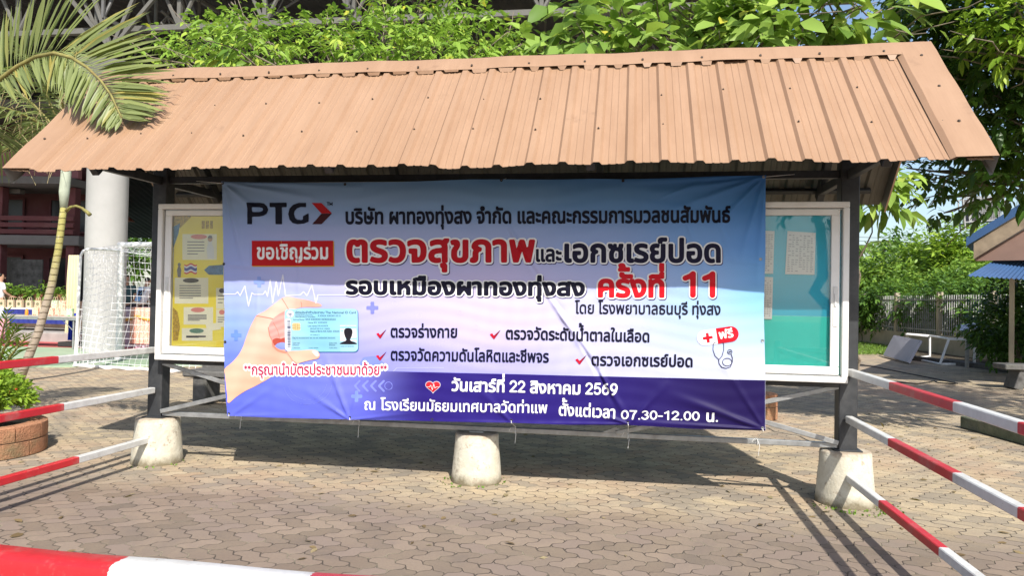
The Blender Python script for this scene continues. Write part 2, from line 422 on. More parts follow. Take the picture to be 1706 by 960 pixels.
# ridge cap with notched tabs
m = MB(); h0 = .03; w0 = .16
xs = np.linspace(XL + .02, XR - .02, 60)
for sg in (-1, 1):
    vs = []
    for x in xs:
        e = .004*math.sin(x*4) + .003*math.sin(x*11 + sg)
        vs += [(x, 0, ZR + h0*1.42 + e), slope(x, .05, h0 + .008 + e, sg), slope(x, w0, h0 + e, sg)]
    fs = []
    for i in range(len(xs) - 1):
        for j in range(2):
            f = (i*3 + j, i*3 + j + 1, i*3 + 4 + j, i*3 + 3 + j); fs.append(f if sg < 0 else f[::-1])
    m.add(vs, fs)
    k = math.ceil((XL - PH)/PIT)
    while PH + (k + 1)*PIT < XR - .1:                       # tabs bent down into the pans
        c = PH + k*PIT; x0 = c + .04 + random.uniform(0, .02) + (.03 if c > .2 else 0); x1 = c + PIT - .04 - random.uniform(0, .015) - (.02 if c > .2 else 0)
        dr = random.uniform(.002, .01) if c > -.2 else random.uniform(.006, .016); ln_ = random.uniform(.02, .034) if c > -.2 else random.uniform(.008, .02)
        q = [slope(x0, w0, h0, sg), slope(x1, w0, h0, sg), slope(x1 - random.uniform(.004, .02), w0 + ln_, dr, sg), slope(x0 + random.uniform(.004, .02), w0 + ln_ + random.uniform(-.004, .004), dr, sg)]
        if random.random() < .95: m.quad(*(q[::-1] if sg < 0 else q))
        k += 1
    m.mat = 1
    for x in np.arange(XL + .3, XR, PIT*2):
        b = slope(x + random.uniform(-.03, .03), .11, h0 + .012, sg); m.lathe((b[0], b[1], b[2] - .012), [(.009, 0), (.009, .012), (.004, .015)], 6)
    m.mat = 0
cap = m.build('ridge_cap', [M['roof'], M['screw']], shelter); auto_smooth(cap, 30)
# barge flashings along both gable ends
for sx, xe in ((-1, XL), (1, XR)):
    m = MB()
    for sg in (-1, 1):
        wd = .25; n = 10
        vs = []
        for i in range(n + 1):
            s = -.02 + (rl + .035)*i/n
            b = .004*math.sin(i*1.7)
            vs += [slope(xe - sx*wd, s, .008, sg), slope(xe - sx*(wd - .03), s, .031 + b, sg), slope(xe + sx*.02, s, .036 + b, sg), slope(xe + sx*.028, s, -.11, sg), slope(xe + sx*.012, s, -.115, sg)]
        fs = []
        for i in range(n):
            for j in range(4):
                f = (i*5 + j, i*5 + j + 1, i*5 + 6 + j, i*5 + 5 + j); fs.append(f if sx*sg > 0 else f[::-1])
        m.add(vs, fs)
        m.mat = 1
        for s in (.2, .65, 1.1):
            b = slope(xe - sx*.1, s, .034, sg); m.lathe((b[0], b[1], b[2]), [(.01, 0), (.01, .01), (.004, .014)], 6)
        m.mat = 0
    auto_smooth(m.build('barge_flashing', [M['roof'], M['screw']], shelter), 30)

# ------------------------------------------------------------------ glazed display cases
def glass_mat():
    k = NT('window_glass'); gl = k.n('BsdfGlossy'); gl.inputs['Roughness'].default_value = .02; gl.inputs[0].default_value = (1, 1, 1, 1)
    tr = k.n('BsdfTransparent'); tr.inputs[0].default_value = (.985, .995, .99, 1)
    lw = k.n('Fresnel'); lw.inputs[0].default_value = 1.5
    mx = k.n('MixShader'); k.l(k.math('MULTIPLY', lw.outputs[0], .7), mx.inputs[0]); k.l(tr.outputs[0], mx.inputs[1]); k.l(gl.outputs[0], mx.inputs[2])
    k.l(mx.outputs[0], k.out.inputs[0]); return k.m
M['glass'] = glass_mat()
M['teal_cloth'] = simple('teal_cloth', (.06, .68, .56), .8, .06, 4)
M['blue_cloth'] = simple('blue_cloth', (.05, .5, .68), .8, .06, 4)
YF = -.2
M['latch'] = simple('satin_latch', (.6, .6, .58), .35, .1, 9)
def case_(x0, x1, z0, z1, lockside):
    c = thing('display_case', None, None, (0, 0, 0)); del_ = None
    c.parent = shelter
    f = MB(); w = .045
    for (a, b, cx, cz) in ((x1 - x0, w, (x0 + x1)/2, z1 - w/2), (x1 - x0, w, (x0 + x1)/2, z0 + w/2), (w, z1 - z0 - 2*w, x0 + w/2, (z0 + z1)/2), (w, z1 - z0 - 2*w, x1 - w/2, (z0 + z1)/2)):
        f.bbox((cx, (YF - .07)/2, cz), (a, -.07 - YF, b), .005)
    f.build('frame', M['white_alu'], c)
    # sliding sash
    sx0, sx1 = x0 + w + .018, x1 - w - .018; f = MB(); sw = .062
    for (a, b, cx, cz) in ((sx1 - sx0, sw*.7, (sx0 + sx1)/2, z1 - w - .012 - sw*.35), (sx1 - sx0, sw, (sx0 + sx1)/2, z0 + w + .012 + sw/2), (sw, z1 - z0 - 2*w - .024 - 1.7*sw, sx0 + sw/2, (z0 + z1)/2 + .15*sw), (sw, z1 - z0 - 2*w - .024 - 1.7*sw, sx1 - sw/2, (z0 + z1)/2 + .15*sw)):
        f.bbox((cx, YF + .03, cz), (a, .03, b), .004)
    f.build('sash', M['white_alu'], c)
    f = MB(); f.bbox(((x0 + x1)/2, YF + .055, z1 - w - .008), (x1 - x0 - 2*w, .06, .012), .002); f.build('track', M['grey_steel'], c)
    f = MB(); f.bbox(((x0 + x1)/2, YF + .055, z0 + w + .005), (x1 - x0 - 2*w, .06, .01), .002)
    f.build('track', M['grey_steel'], c)
    gx0, gx1, gz0, gz1 = sx0 + sw - .004, sx1 - sw + .004, z0 + w + .012 + sw - .004, z1 - w - .012 - sw*.7 + .004
    f = MB(); f.box(((gx0 + gx1)/2, YF + .03, (gz0 + gz1)/2), (gx1 - gx0, .004, gz1 - gz0)); f.build('glass_pane', M['glass'], c)
    lx = sx1 - sw/2 if lockside > 0 else sx0 + sw/2; lz = z0 + (z1 - z0)*.42
    f = MB(); f.bbox((lx, YF + .0125, lz), (.032, .006, .3), .002); f.bbox((lx, YF + .009, lz + .05), (.014, .012, .1), .002); f.build('latch', M['latch'], c)
    k = MB(); k.box(((x0 + x1)/2, YF + .06, (z0 + z1)/2), (x1 - x0 - 2*w + .01, .006, z1 - z0 - 2*w + .01))
    return c, k, (gx0, gx1, gz0, gz1)
zc0, zc1 = .925, 2.275
cl, k, GL = case_(-2.80, -.62, zc0, zc1, -1); cl.name = 'display_case'
k.build('backing_board', M['white_alu'], cl)
cr, k, GR = case_(.62, 2.845, zc0, zc1, 1)
k.mat = 0
bb = MB(); gx0, gx1, gz0, gz1 = GR
zsplit = 1.415
bb.box(((.62 + 2.845)/2, YF + .06, (zc0 + .03 + zsplit)/2), (2.13, .006, zsplit - zc0 - .03)); bb.mat = 1
bb.box(((.62 + 2.845)/2, YF + .06, (zsplit + .001 + zc1 - .03)/2), (2.13, .006, zc1 - .03 - zsplit - .001))
bb.build('backing_board', [M['teal_cloth'], M['blue_cloth']], cr)
for c in (cl, cr):
    for key in ('label', 'category'):
        if key in c: del c[key]

# ------------------------------------------------------------------ barrier rails
def band_mat(name, ax, edges, c0, c1, scale=1.0, rag=.0):
    """paint bands along an axis; edges are the coordinates where the colour changes"""
    k = NT(name); sp = k.n('SeparateXYZ'); k.l(k.co(), sp.inputs[0]); v = sp.outputs[ax]
    n1 = k.noise(14, 6, .7)
    if rag: v = k.math('ADD', v, k.math('MULTIPLY_ADD', n1, rag*2, -rag))
    acc = None
    for e in edges:
        s = k.math('GREATER_THAN', v, e)
        acc = s if acc is None else k.math('ABSOLUTE', k.math('SUBTRACT', acc, s))
    c0v = k.mix(k.ramp(n1, [(.35, 0), (.7, 1)]), c0, [q*.86 for q in c0]); c1v = k.mix(k.ramp(n1, [(.35, 0), (.7, 1)]), c1, [q*.8 for q in c1])
    c = k.mix(acc, c0v, c1v)
    c = k.mix(k.ramp(k.noise(5, 9, .75), [(.52, 0), (.68, .38)]), c, (.3, .26, .22))
    c = k.mix(k.ramp(k.noise(21, 8, .75), [(.655, 0), (.69, .7)]), c, (.2, .09, .04)); k.set(c, .42, 0, .45); k.bump(n1, .003, .5); return k.m
WHT, RED = (.63, .63, .61), (.52, .022, .03)
YS = -.08; YEND = -2.95
def y_of(px, py, z):                                       # where along the rail a paint joint seen at a pixel lies
    return float(onZ(px, py, z)[1])
for sg, name in ((-1, 'left'), (1, 'right')):
    b = thing('barrier', 'three red and white square rails running forward from the ' + ('left footing' if sg < 0 else 'right footing'), 'barrier', (sg*S, YS, 0))
    zs = (1.0, .645, .225)
    if sg < 0: E = [[(145, 597)], [(138, 676)], [(134, 763)]]
    else: E = [[(1474, 638), (1573, 671)], [(1477, 732), (1576, 789)], [(1476, 836), (1576, 915)]]
    for z, ed in zip(zs, E):
        ys = [y_of(*q, z + .02) - YS for q in ed]
        ys = sorted(ys + [min(ys) - (.62 if sg > 0 else .75), min(ys) - (1.27 if sg > 0 else 1.5)])
        n_sw = len(ys)
        mt = band_mat('barrier_paint', 1, ys, RED if n_sw % 2 else WHT, WHT if n_sw % 2 else RED)
        x_ = 0 if z > .3 else -sg*.0
        y0 = -.004 if z > .3 else -.1
        m = MB(); m.beam((x_ + (0 if z > .3 else -.02*sg), y0, z), (x_, YEND - YS, z), .052, .052, .005)
        m.build('rail', mt, b)
    m = MB(); m.bbox((0, YEND - YS - .035, .55), (.06, .06, 1.1), .005); m.build('end_post', M['white_metal'], b)
    m = MB(); m.beam((sg*.03, YEND - YS - .035, 1.0), (sg*1.9, YEND - YS - .035, 1.0), .05, .05); m.build('return_rail', M['white_metal'], b)

# ------------------------------------------------------------------ painted kerb in front
kx = [float(onZ(220, 925, .15)[0]), float(onZ(530, 950, .15)[0])]
kx = [kx[0] - 1.0, kx[0], kx[1], kx[1] + 1.05, kx[1] + 2.1, kx[1] + 3.1]
m = MB(); n = 60; prof = [(-.0, 0), (-.0, .1), (-.012, .135), (-.04, .152), (-.16, .155), (-.19, .14), (-.2, .1), (-.2, 0)]
xs = np.linspace(-6.5, 3.9, 90); vs = []
for x in xs:
    for (y, z) in prof: vs.append((x, y - 2.485 + .008*math.sin(x*1.9) + .03*(x + 1)*.6*.0, z + (.004*math.sin(x*5) if z > 0 else 0)))
q = len(prof)
m.add(vs, [(i*q + j, (i + 1)*q + j, (i + 1)*q + j + 1, i*q + j + 1) for i in range(len(xs) - 1) for j in range(q - 1)])
kerb = m.build('painted_kerb', band_mat('kerb_paint', 0, kx, WHT, RED, rag=.035)); auto_smooth(kerb, 40)
tag(kerb, 'low concrete kerb painted in red and white bands across the foreground', 'kerb')
# ------------------------------------------------------------------ printed vinyl banner
YB = -.262
def print_mat():
    k = NT('printed_vinyl'); a = k.n('Attribute', attribute_name='print'); k.set(a.outputs['Color'], .5, 0, .16)
    n = k.noise(260, 2, .5); k.bump(n, .0006, .35); return k.m
M['print'] = print_mat()
FOLDS = []   # (x0,z0,x1,z1, amplitude, width, fade) in plane metres; built from places seen in the photograph
def fold(p0, p1, amp, w):
    a = onY(*p0, YB); b = onY(*p1, YB); FOLDS.append((a[0], a[2], b[0], b[2], amp, w))
fold((1274, 294), (1120, 350), .016, .035); fold((1274, 294), (1090, 322), .012, .03); fold((1274, 294), (1190, 380), .014, .03)
fold((1274, 294), (1235, 430), .015, .03); fold((1274, 294), (1262, 470), .012, .025); fold((1274, 292), (1040, 303), .01, .022)
fold((372, 304), (520, 330), .013, .03); fold((372, 304), (450, 370), .013, .035); fold((372, 304), (415, 460), .013, .03); fold((372, 304), (600, 312), .009, .02)
fold((372, 304), (395, 420), -.010, .03)
fold((845, 372), (905, 480), .012, .03); fold((905, 480), (1000, 620), .016, .034); fold((1000, 620), (1048, 706), .018, .03)
fold((870, 420), (960, 560), -.012, .03); fold((960, 560), (1046, 706), -.013, .026); fold((930, 520), (985, 590), .009, .022)
fold((1048, 706), (1110, 640), .01, .03); fold((1048, 706), (1000, 690), .01, .02); fold((1046, 706), (850, 706), .008, .018)
fold((582, 700), (545, 600), .012, .03); fold((582, 700), (515, 655), .010, .028); fold((582, 700), (610, 610), .006, .03); fold((582, 700), (680, 690), .008, .02)
fold((1274, 716), (1100, 650), .012, .04); fold((1274, 716), (1200, 600), .007, .03); fold((1274, 716), (1060, 703), .010, .02)
fold((852, 704), (800, 650), .008, .03); fold((852, 704), (730, 702), .006, .018)
fold((380, 696), (460, 640), .008, .03); fold((380, 694), (500, 692), .006, .02); fold((375, 440), (470, 450), .004, .03); fold((1274, 440), (1180, 430), .004, .03)
fold((1140, 360), (1180, 470), .006, .03); fold((1190, 350), (1225, 440), .006, .025); fold((1100, 330), (1180, 300), .006, .02)
fold((470, 395), (455, 470), .004, .02); fold((500, 420), (495, 520), .003, .02); fold((430, 480), (425, 560), .003, .02)
FOLDS = np.array(FOLDS); FOLDS[:, 4] *= 1.5
CXZ = onY(371, 303, YB), onY(1275, 292, YB), onY(378, 697, YB), onY(1275, 718, YB)
def disp(x, z):
    """how far the cloth stands forward (towards -y)"""
    d = .012*np.sin(x*1.3 + .4)*np.sin(z*1.7 + .3) + .004*np.sin(x*5.1 + z*3.3) + .0025*np.sin(x*9.7 - z*6.1)
    d = d + .0012*np.sin(x*46 + 2*np.sin(z*3)) * (.5 + .5*np.sin(x*2.3)) + .001*np.sin(z*60 + 3*np.sin(x*4))
    for x0, z0, x1, z1, a, w in FOLDS:
        L2 = (x1 - x0)**2 + (z1 - z0)**2; t = ((x - x0)*(x1 - x0) + (z - z0)*(z1 - z0))/L2; tc = np.clip(t, 0, 1)
        dd = np.hypot(x - (x0 + tc*(x1 - x0)), z - (z0 + tc*(z1 - z0)))
        ww = w*(.35 + .75*tc)
        d = d + a*np.exp(-(dd/ww)**2)*np.clip(1.25 - tc, 0, 1)*np.clip(.35 + tc*3, 0, 1)
    return d
def on_sheet(p, lift=0.0):
    q = onYv(p, YB); q[:, 1] = YB - disp(q[:, 0], q[:, 2]) - lift; return q
# colours of the print, sampled on a coarse grid (rows from the top)
PU = [0, .13, .3, .5, .7, .87, 1]
PVs = [0, .1, .25, .42, .5, .6, .75, .85, 1]
PRINT = [[(142, 178, 222), (136, 176, 224), (126, 172, 224), (112, 166, 222), (92, 150, 216), (76, 138, 212), (68, 130, 208)],
         [(156, 184, 230), (152, 182, 230), (146, 180, 228), (134, 176, 228), (112, 162, 222), (94, 150, 218), (82, 144, 216)],
         [(170, 188, 242), (182, 192, 240), (182, 194, 238), (178, 194, 240), (162, 188, 240), (134, 180, 240), (106, 166, 238)],
         [(172, 185, 245), (190, 195, 246), (205, 200, 246), (212, 204, 246), (195, 202, 248), (165, 200, 250), (130, 190, 248)],
         [(168, 188, 246), (185, 195, 248), (208, 203, 248), (222, 210, 248), (208, 212, 250), (180, 214, 250), (150, 212, 250)],
         [(150, 180, 246), (170, 185, 247), (200, 195, 247), (218, 206, 248), (212, 212, 250), (195, 216, 250), (180, 218, 250)],
         [(118, 140, 240), (140, 150, 242), (165, 165, 242), (190, 185, 246), (205, 205, 248), (212, 218, 250), (215, 220, 250)],
         [(105, 120, 232), (112, 125, 234), (130, 135, 236), (150, 150, 240), (195, 195, 246), (210, 214, 250), (218, 220, 250)],
         [(98, 110, 226), (98, 110, 228), (104, 112, 230), (112, 115, 228), (150, 150, 235), (190, 195, 245), (200, 205, 246)]]
PRINT = lin(np.array(PRINT, float))
def print_col(p):
    """base print colour at photo-plane points"""
    p = np.asarray(p, float); u = (p[:, 0] - 371)/904; top = 303 - 11*u; bot = 697 + 21*u; v = (p[:, 1] - top)/(bot - top)
    out = np.zeros((len(p), 3))
    ui = np.clip(np.searchsorted(PU, u) - 1, 0, len(PU) - 2); vi = np.clip(np.searchsorted(PVs, v) - 1, 0, len(PVs) - 2)
    PUa, PVa = np.array(PU), np.array(PVs)
    fu = np.clip((u - PUa[ui])/(PUa[ui + 1] - PUa[ui]), 0, 1); fv = np.clip((v - PVa[vi])/(PVa[vi + 1] - PVa[vi]), 0, 1)
    fu = fu*fu*(3 - 2*fu); fv = fv*fv*(3 - 2*fv)
    fu, fv = fu[:, None], fv[:, None]
    return ((PRINT[vi, ui]*(1 - fu) + PRINT[vi, ui + 1]*fu)*(1 - fv) + (PRINT[vi + 1, ui]*(1 - fu) + PRINT[vi + 1, ui + 1]*fu)*fv)*PGAIN
PGAIN = .72
def print_obj(name, V, F, C, parent):
    me = bpy.data.meshes.new(name); me.from_pydata(V.tolist(), [], F)
    at = me.attributes.new('print', 'FLOAT_COLOR', 'POINT')
    at.data.foreach_set('color', np.concatenate([np.clip(C, 0, 1), np.ones((len(C), 1))], 1).astype(np.float32).ravel())
    me.polygons.foreach_set('use_smooth', [True]*len(F)); me.materials.append(M['print'])
    o = bpy.data.objects.new(name, me); return link(o, parent)
banner = thing('vinyl_banner', 'large blue and purple printed vinyl banner tied across the front of the shelter', 'banner', (0.05, YB, .5))
banner.location = (0, 0, 0)
NU, NV = 420, 190
uu, vv = np.meshgrid(np.linspace(0, 1, NU + 1), np.linspace(0, 1, NV + 1))
def edge_pts(pts, t):
    pts = np.array(pts, float); s = np.linspace(0, 1, len(pts)) if len(pts[0]) == 2 else pts[:, 2]
    return np.stack([np.interp(t, s, pts[:, 0]), np.interp(t, s, pts[:, 1])], -1)
uf, vf = uu.ravel(), vv.ravel()
T = edge_pts([(371, 303, 0), (575, 304, .226), (835, 297.5, .513), (1038, 297.5, .738), (1275, 291.5, 1)], uf)
T[:, 1] += 1.2*np.abs(np.sin(uf*math.pi*4.4))
B = edge_pts([(378, 693, 0), (440, 696.5, .07), (583, 699.5, .228), (700, 702, .36), (852, 704.5, .53), (950, 708, .64), (1046, 708, .746), (1160, 715, .87), (1275, 718, 1)], uf)
Lf = edge_pts([(371, 303, 0), (372.5, 400, .25), (374, 520, .55), (371.5, 575, .7), (373, 640, .85), (378, 693, 1)], vf)
Rt = edge_pts([(1275, 291.5, 0), (1275.5, 420, .3), (1272.5, 520, .53), (1275, 630, .79), (1275, 718, 1)], vf)
c00, c10, c01, c11 = [np.array(q, float) for q in ((371, 303), (1275, 291.5), (378, 693), (1275, 718))]
ue, ve = uf[:, None], vf[:, None]
G = (1 - ve)*T + ve*B + (1 - ue)*Lf + ue*Rt - ((1 - ue)*(1 - ve)*c00 + ue*(1 - ve)*c10 + (1 - ue)*ve*c01 + ue*ve*c11)
F = [(j*(NU + 1) + i, (j + 1)*(NU + 1) + i, (j + 1)*(NU + 1) + i + 1, j*(NU + 1) + i + 1) for j in range(NV) for i in range(NU)]
sheet = print_obj('sheet', on_sheet(G), F, print_col(G), banner)
SV = onYv(G, YB)

# ---- shapes as distance fields, turned into cells that follow the cloth
def march(sd, x0, y0, h):
    """cells where sd<0; returns vertex array (n,2) and faces"""
    ny, nx = sd.shape; V = []; F = []
    ins = sd < 0
    cell = ins[:-1, :-1] | ins[1:, :-1] | ins[:-1, 1:] | ins[1:, 1:]
    for j, i in zip(*np.nonzero(cell)):
        c = [(i, j), (i + 1, j), (i + 1, j + 1), (i, j + 1)]; d = [sd[q[1], q[0]] for q in c]; poly = []
        for k in range(4):
            a, b = d[k], d[(k + 1) % 4]
            if a < 0: poly.append(c[k])
            if (a < 0) != (b < 0):
                t = a/(a - b); poly.append((c[k][0] + t*(c[(k + 1) % 4][0] - c[k][0]), c[k][1] + t*(c[(k + 1) % 4][1] - c[k][1])))
        if len(poly) >= 3:
            n = len(V); V += poly; F.append(tuple(range(n, n + len(poly))))
    V = np.array(V, float).reshape(-1, 2)*h + np.array([x0, y0]); return V, F
def seg_dist(X, Y, A, Bq):
    """least distance from grid points to segments A->B"""
    best = np.full(X.shape, 1e9)
    for (ax, ay), (bx, by) in zip(A, Bq):
        dx, dy = bx - ax, by - ay; L2 = dx*dx + dy*dy + 1e-12
        t = np.clip(((X - ax)*dx + (Y - ay)*dy)/L2, 0, 1); best = np.minimum(best, (X - ax - t*dx)**2 + (Y - ay - t*dy)**2)
    return np.sqrt(best)
def winding(X, Y, A, Bq):
    w = np.zeros(X.shape)
    for (ax, ay), (bx, by) in zip(A, Bq):
        if ay == by: continue
        up = (ay <= Y) & (by > Y); dn = (by <= Y) & (ay > Y)
        xi = ax + (Y - ay)*(bx - ax)/(by - ay)
        w += np.where(up & (xi > X), 1, 0) - np.where(dn & (xi > X), 1, 0)
    return w
def sd_poly(X, Y, polys):
    A = []; Bq = []
    for p in polys:
        A += list(p); Bq += list(p[1:]) + [p[0]]
    d = seg_dist(X, Y, A, Bq); return np.where(winding(X, Y, A, Bq) != 0, -d, d)
def grid(x0, y0, x1, y1, h):
    nx, ny = int((x1 - x0)/h) + 2, int((y1 - y0)/h) + 2
    X, Y = np.meshgrid(x0 + np.arange(nx)*h, y0 + np.arange(ny)*h); return X, Y
class Art:                                                  # one printed part: pieces stacked in thin layers
    def __init__(s): s.V = []; s.F = []; s.C = []; s.n = 0
    def put(s, P, F, lift, col):
        if not len(P): return
        s.V.append(on_sheet(P, lift)); s.F += [tuple(i + s.n for i in f) for f in F]; s.n += len(P)
        c = col(P) if callable(col) else np.repeat(lin(col)[None, :]*PGAIN, len(P), 0); s.C.append(c)
    def poly(s, polys, lift, col, h=3.0, grow=0.0):
        if not hasattr(polys[0][0], '__len__'): polys = [polys]
        a = np.concatenate([np.array(p, float) for p in polys]); X, Y = grid(a[:, 0].min() - h - grow, a[:, 1].min() - h - grow, a[:, 0].max() + h + grow, a[:, 1].max() + h + grow, h)
        V, F = march(sd_poly(X, Y, polys) - grow, X[0, 0], Y[0, 0], h); s.put(V, [f[::-1] for f in F], lift, col)
    def line(s, pts, w, lift, col, h=None):
        h = h or max(.7, w*.6); a = np.array(pts, float); X, Y = grid(a[:, 0].min() - w - h, a[:, 1].min() - w - h, a[:, 0].max() + w + h, a[:, 1].max() + w + h, h)
        V, F = march(seg_dist(X, Y, pts[:-1], pts[1:]) - w/2, X[0, 0], Y[0, 0], h); s.put(V, [f[::-1] for f in F], lift, col)
    def rect(s, x0, y0, x1, y1, lift, col, h=4.0):
        nx, ny = max(1, int((x1 - x0)/h)), max(1, int((y1 - y0)/h)); X, Y = np.meshgrid(np.linspace(x0, x1, nx + 1), np.linspace(y0, y1, ny + 1))
        s.put(np.stack([X.ravel(), Y.ravel()], 1), [(j*(nx + 1) + i, (j + 1)*(nx + 1) + i, (j + 1)*(nx + 1) + i + 1, j*(nx + 1) + i + 1) for j in range(ny) for i in range(nx)], lift, col)
    def done(s, name, parent=None):
        return print_obj(name, np.concatenate(s.V), s.F, np.concatenate(s.C), parent if parent is not None else banner)

# ---- glyphs
EM_H = .03
_gl = {}
def outline(ch):
    cu = bpy.data.curves.new('glyph', 'FONT'); cu.body = ch; cu.size = 1; cu.fill_mode = 'NONE' if False else cu.fill_mode
    cu.resolution_u = 5; cu.dimensions = '2D'
    try: cu.fill_mode = 'NONE'
    except Exception: cu.dimensions = '3D'; cu.fill_mode = 'FULL'
    o = bpy.data.objects.new('glyph', cu); me = o.to_mesh()
    v = np.array([tuple(q.co)[:2] for q in me.vertices]).reshape(-1, 2); e = [tuple(q.vertices) for q in me.edges]
    o.to_mesh_clear(); bpy.data.objects.remove(o); bpy.data.curves.remove(cu); return v, e
def width_of(s):
    v, e = outline(s); return v[:, 0].max() - v[:, 0].min()
_bar = width_of('||')
# numerals, drawn as strokes (cap height .7 em)
def arc(cx, cy, rx, ry, a0, a1, n=14): return [(cx + rx*math.cos(R(a0 + (a1 - a0)*i/n)), cy + ry*math.sin(R(a0 + (a1 - a0)*i/n))) for i in range(n + 1)]
DW = .09
STROKE = {'0': [arc(.26, .35, .19, .305, 90, 450, 24)], '1': [[(.12, .53), (.27, .6), (.33, .66), (.33, .04)]],
 '2': [arc(.25, .48, .18, .18, 170, -20, 14) + [(.07, .05), (.45, .05)]], '3': [arc(.24, .5, .165, .155, 150, -75, 14), arc(.24, .21, .19, .17, 80, -155, 14)],
 '5': [[(.41, .65), (.14, .65), (.1, .36)] + arc(.25, .235, .19, .19, 130, -150, 16)], '6': [arc(.26, .235, .18, .19, 0, 360, 22), arc(.39, .24, .31, .42, 180, 97, 12)],
 '7': [[(.07, .65), (.45, .65), (.3, .4), (.22, .04)]], '9': [arc(.26, .465, .18, .19, 0, 360, 22), arc(.13, .46, .31, .42, 0, -83, 12)],
 '4': [[(.36, .04), (.36, .65), (.06, .22), (.47, .22)]], '8': [arc(.26, .5, .15, .15, 0, 360, 20), arc(.26, .21, .19, .17, 0, 360, 20)],
 '-': [[(.06, .28), (.27, .28)]], '.': [[(.11, .045), (.12, .045)]], '*': [[(.15 + .13*math.cos(R(a)), .5 + .13*math.sin(R(a))), (.15 - .13*math.cos(R(a)), .5 - .13*math.sin(R(a)))] for a in (90, 30, 150)]}
ADV = {'-': .33, '.': .23, '*': .32}
def glyph(ch):
    if ch in _gl: return _gl[ch]
    h = EM_H
    if ch == ' ': _gl[ch] = (None, .26); return _gl[ch]
    if ch in STROKE:
        X, Y = grid(-.3, -.4, .8, 1.1, h); sd = np.full(X.shape, 9.0)
        for ln in STROKE[ch]: sd = np.minimum(sd, seg_dist(X, Y, ln[:-1], ln[1:]) - (.028 if ch != '*' else .012))
        _gl[ch] = ((X, Y, sd), ADV.get(ch, .53)); return _gl[ch]
    v, e = outline(ch); adv = width_of('|' + ch + '|') - _bar
    x0, x1 = v[:, 0].min(), v[:, 0].max(); y0, y1 = v[:, 1].min(), v[:, 1].max(); pad = .2
    X, Y = grid(x0 - pad, y0 - pad, x1 + pad, y1 + pad, h)
    A = [v[a] for a, b in e]; Bq = [v[b] for a, b in e]
    d = seg_dist(X, Y, A, Bq); sd = np.where(winding(X, Y, A, Bq) != 0, -d, d)
    _gl[ch] = ((X, Y, sd), max(0, adv)); return _gl[ch]
UPV = 'ัิีึื็'; TONE = '่้๊๋์'; LOWV = 'ุู'; TALL = 'ปฝฟ'
def layout(txt, space=1.0):
    """list of (glyph, x, y), total width in em"""
    out = []; pen = 0; up = False; prev = ''
    for i, ch in enumerate(txt):
        if ch == 'ำ':
            out.append(('ํ', pen - (.14 if prev in TALL else 0), 0)); out.append(('า', pen, 0)); pen += glyph('า')[1]; up = False; prev = 'า'
        elif ch in UPV or ch in TONE or ch in LOWV:
            dy = 0; dx = 0
            if ch in TONE and (up or txt[i + 1:i + 2] == 'ำ'): dy = .235
            if prev in TALL and ch not in LOWV: dx = -.14
            out.append((ch, pen + dx, dy))
            if ch in UPV: up = True
        else:
            g, a = glyph(ch); out.append((ch, pen, 0)); pen += a*(space if ch == ' ' else 1); up = False; prev = ch
    return out, pen
def text(art, txt, x0, y0, x1, y1, ht, layers, space=1.0, ref=.56, shear=0):
    """ht: photo-pixel height of a consonant (ref em).  layers: (bold, colour, lift, dx, dy)"""
    lay, wtot = layout(txt, space); sx = math.hypot(x1 - x0, y1 - y0)/wtot; sy = ht/ref
    a = math.atan2(y1 - y0, x1 - x0); ca_, sa_ = math.cos(a), math.sin(a)
    for bold, col, lift, dx, dy in layers:
        cache = {}
        for ch, gx, gy in lay:
            gl_, _ = glyph(ch)
            if gl_ is None: continue
            if ch not in cache:
                X, Y, sd = gl_; cache[ch] = march(sd - bold, X[0, 0], Y[0, 0], EM_H)
            V, F = cache[ch]
            if not len(V): continue
            ex = (V[:, 0] + gx)*sx; ey = (V[:, 1] + gy)*sy
            P = np.stack([x0 + dx + ex*ca_ + ey*sa_*1.0, y0 + dy + ex*sa_ - ey*ca_], 1)
            art.put(P, F, lift, col)
NAVY = (10, 12, 36); WHITE = (255, 255, 255); CRIM = (196, 12, 30)
B1, B2, B3, B4, B5 = .0019, .0028, .0036, .0044, .0052
# --- purple strip along the foot
def strip_col(P):
    t = np.clip((P[:, 0] - 560)/150, 0, 1)[:, None]; t = t*t*(3 - 2*t); w = np.clip((P[:, 0] - 900)/300, 0, 1)[:, None]
    return print_col(P)*(1 - t) + (lin((48, 34, 128))*(1 - w) + lin((36, 24, 84))*w)*PGAIN*t
a = Art(); xs_ = np.linspace(560, 1275, 330)
ytop = np.interp(xs_, [560, 640, 760, 1000, 1275], [617.5, 619, 621.5, 627, 634]); 
ybot = np.interp(xs_, [378, 440, 583, 700, 852, 950, 1046, 1160, 1275], [693, 696.5, 699.5, 702, 704.5, 708, 708, 715, 718])
rt = np.interp(ytop, [1], [1]); nr = 68
P_ = np.concatenate([np.stack([np.minimum(xs_, 1274.6), ytop + (ybot - ytop)*j/nr], 1) for j in range(nr + 1)])
a.put(P_, [(j*330 + i, (j + 1)*330 + i, (j + 1)*330 + i + 1, j*330 + i + 1) for j in range(nr) for i in range(329)], B1, strip_col)
a.done('colour_band')
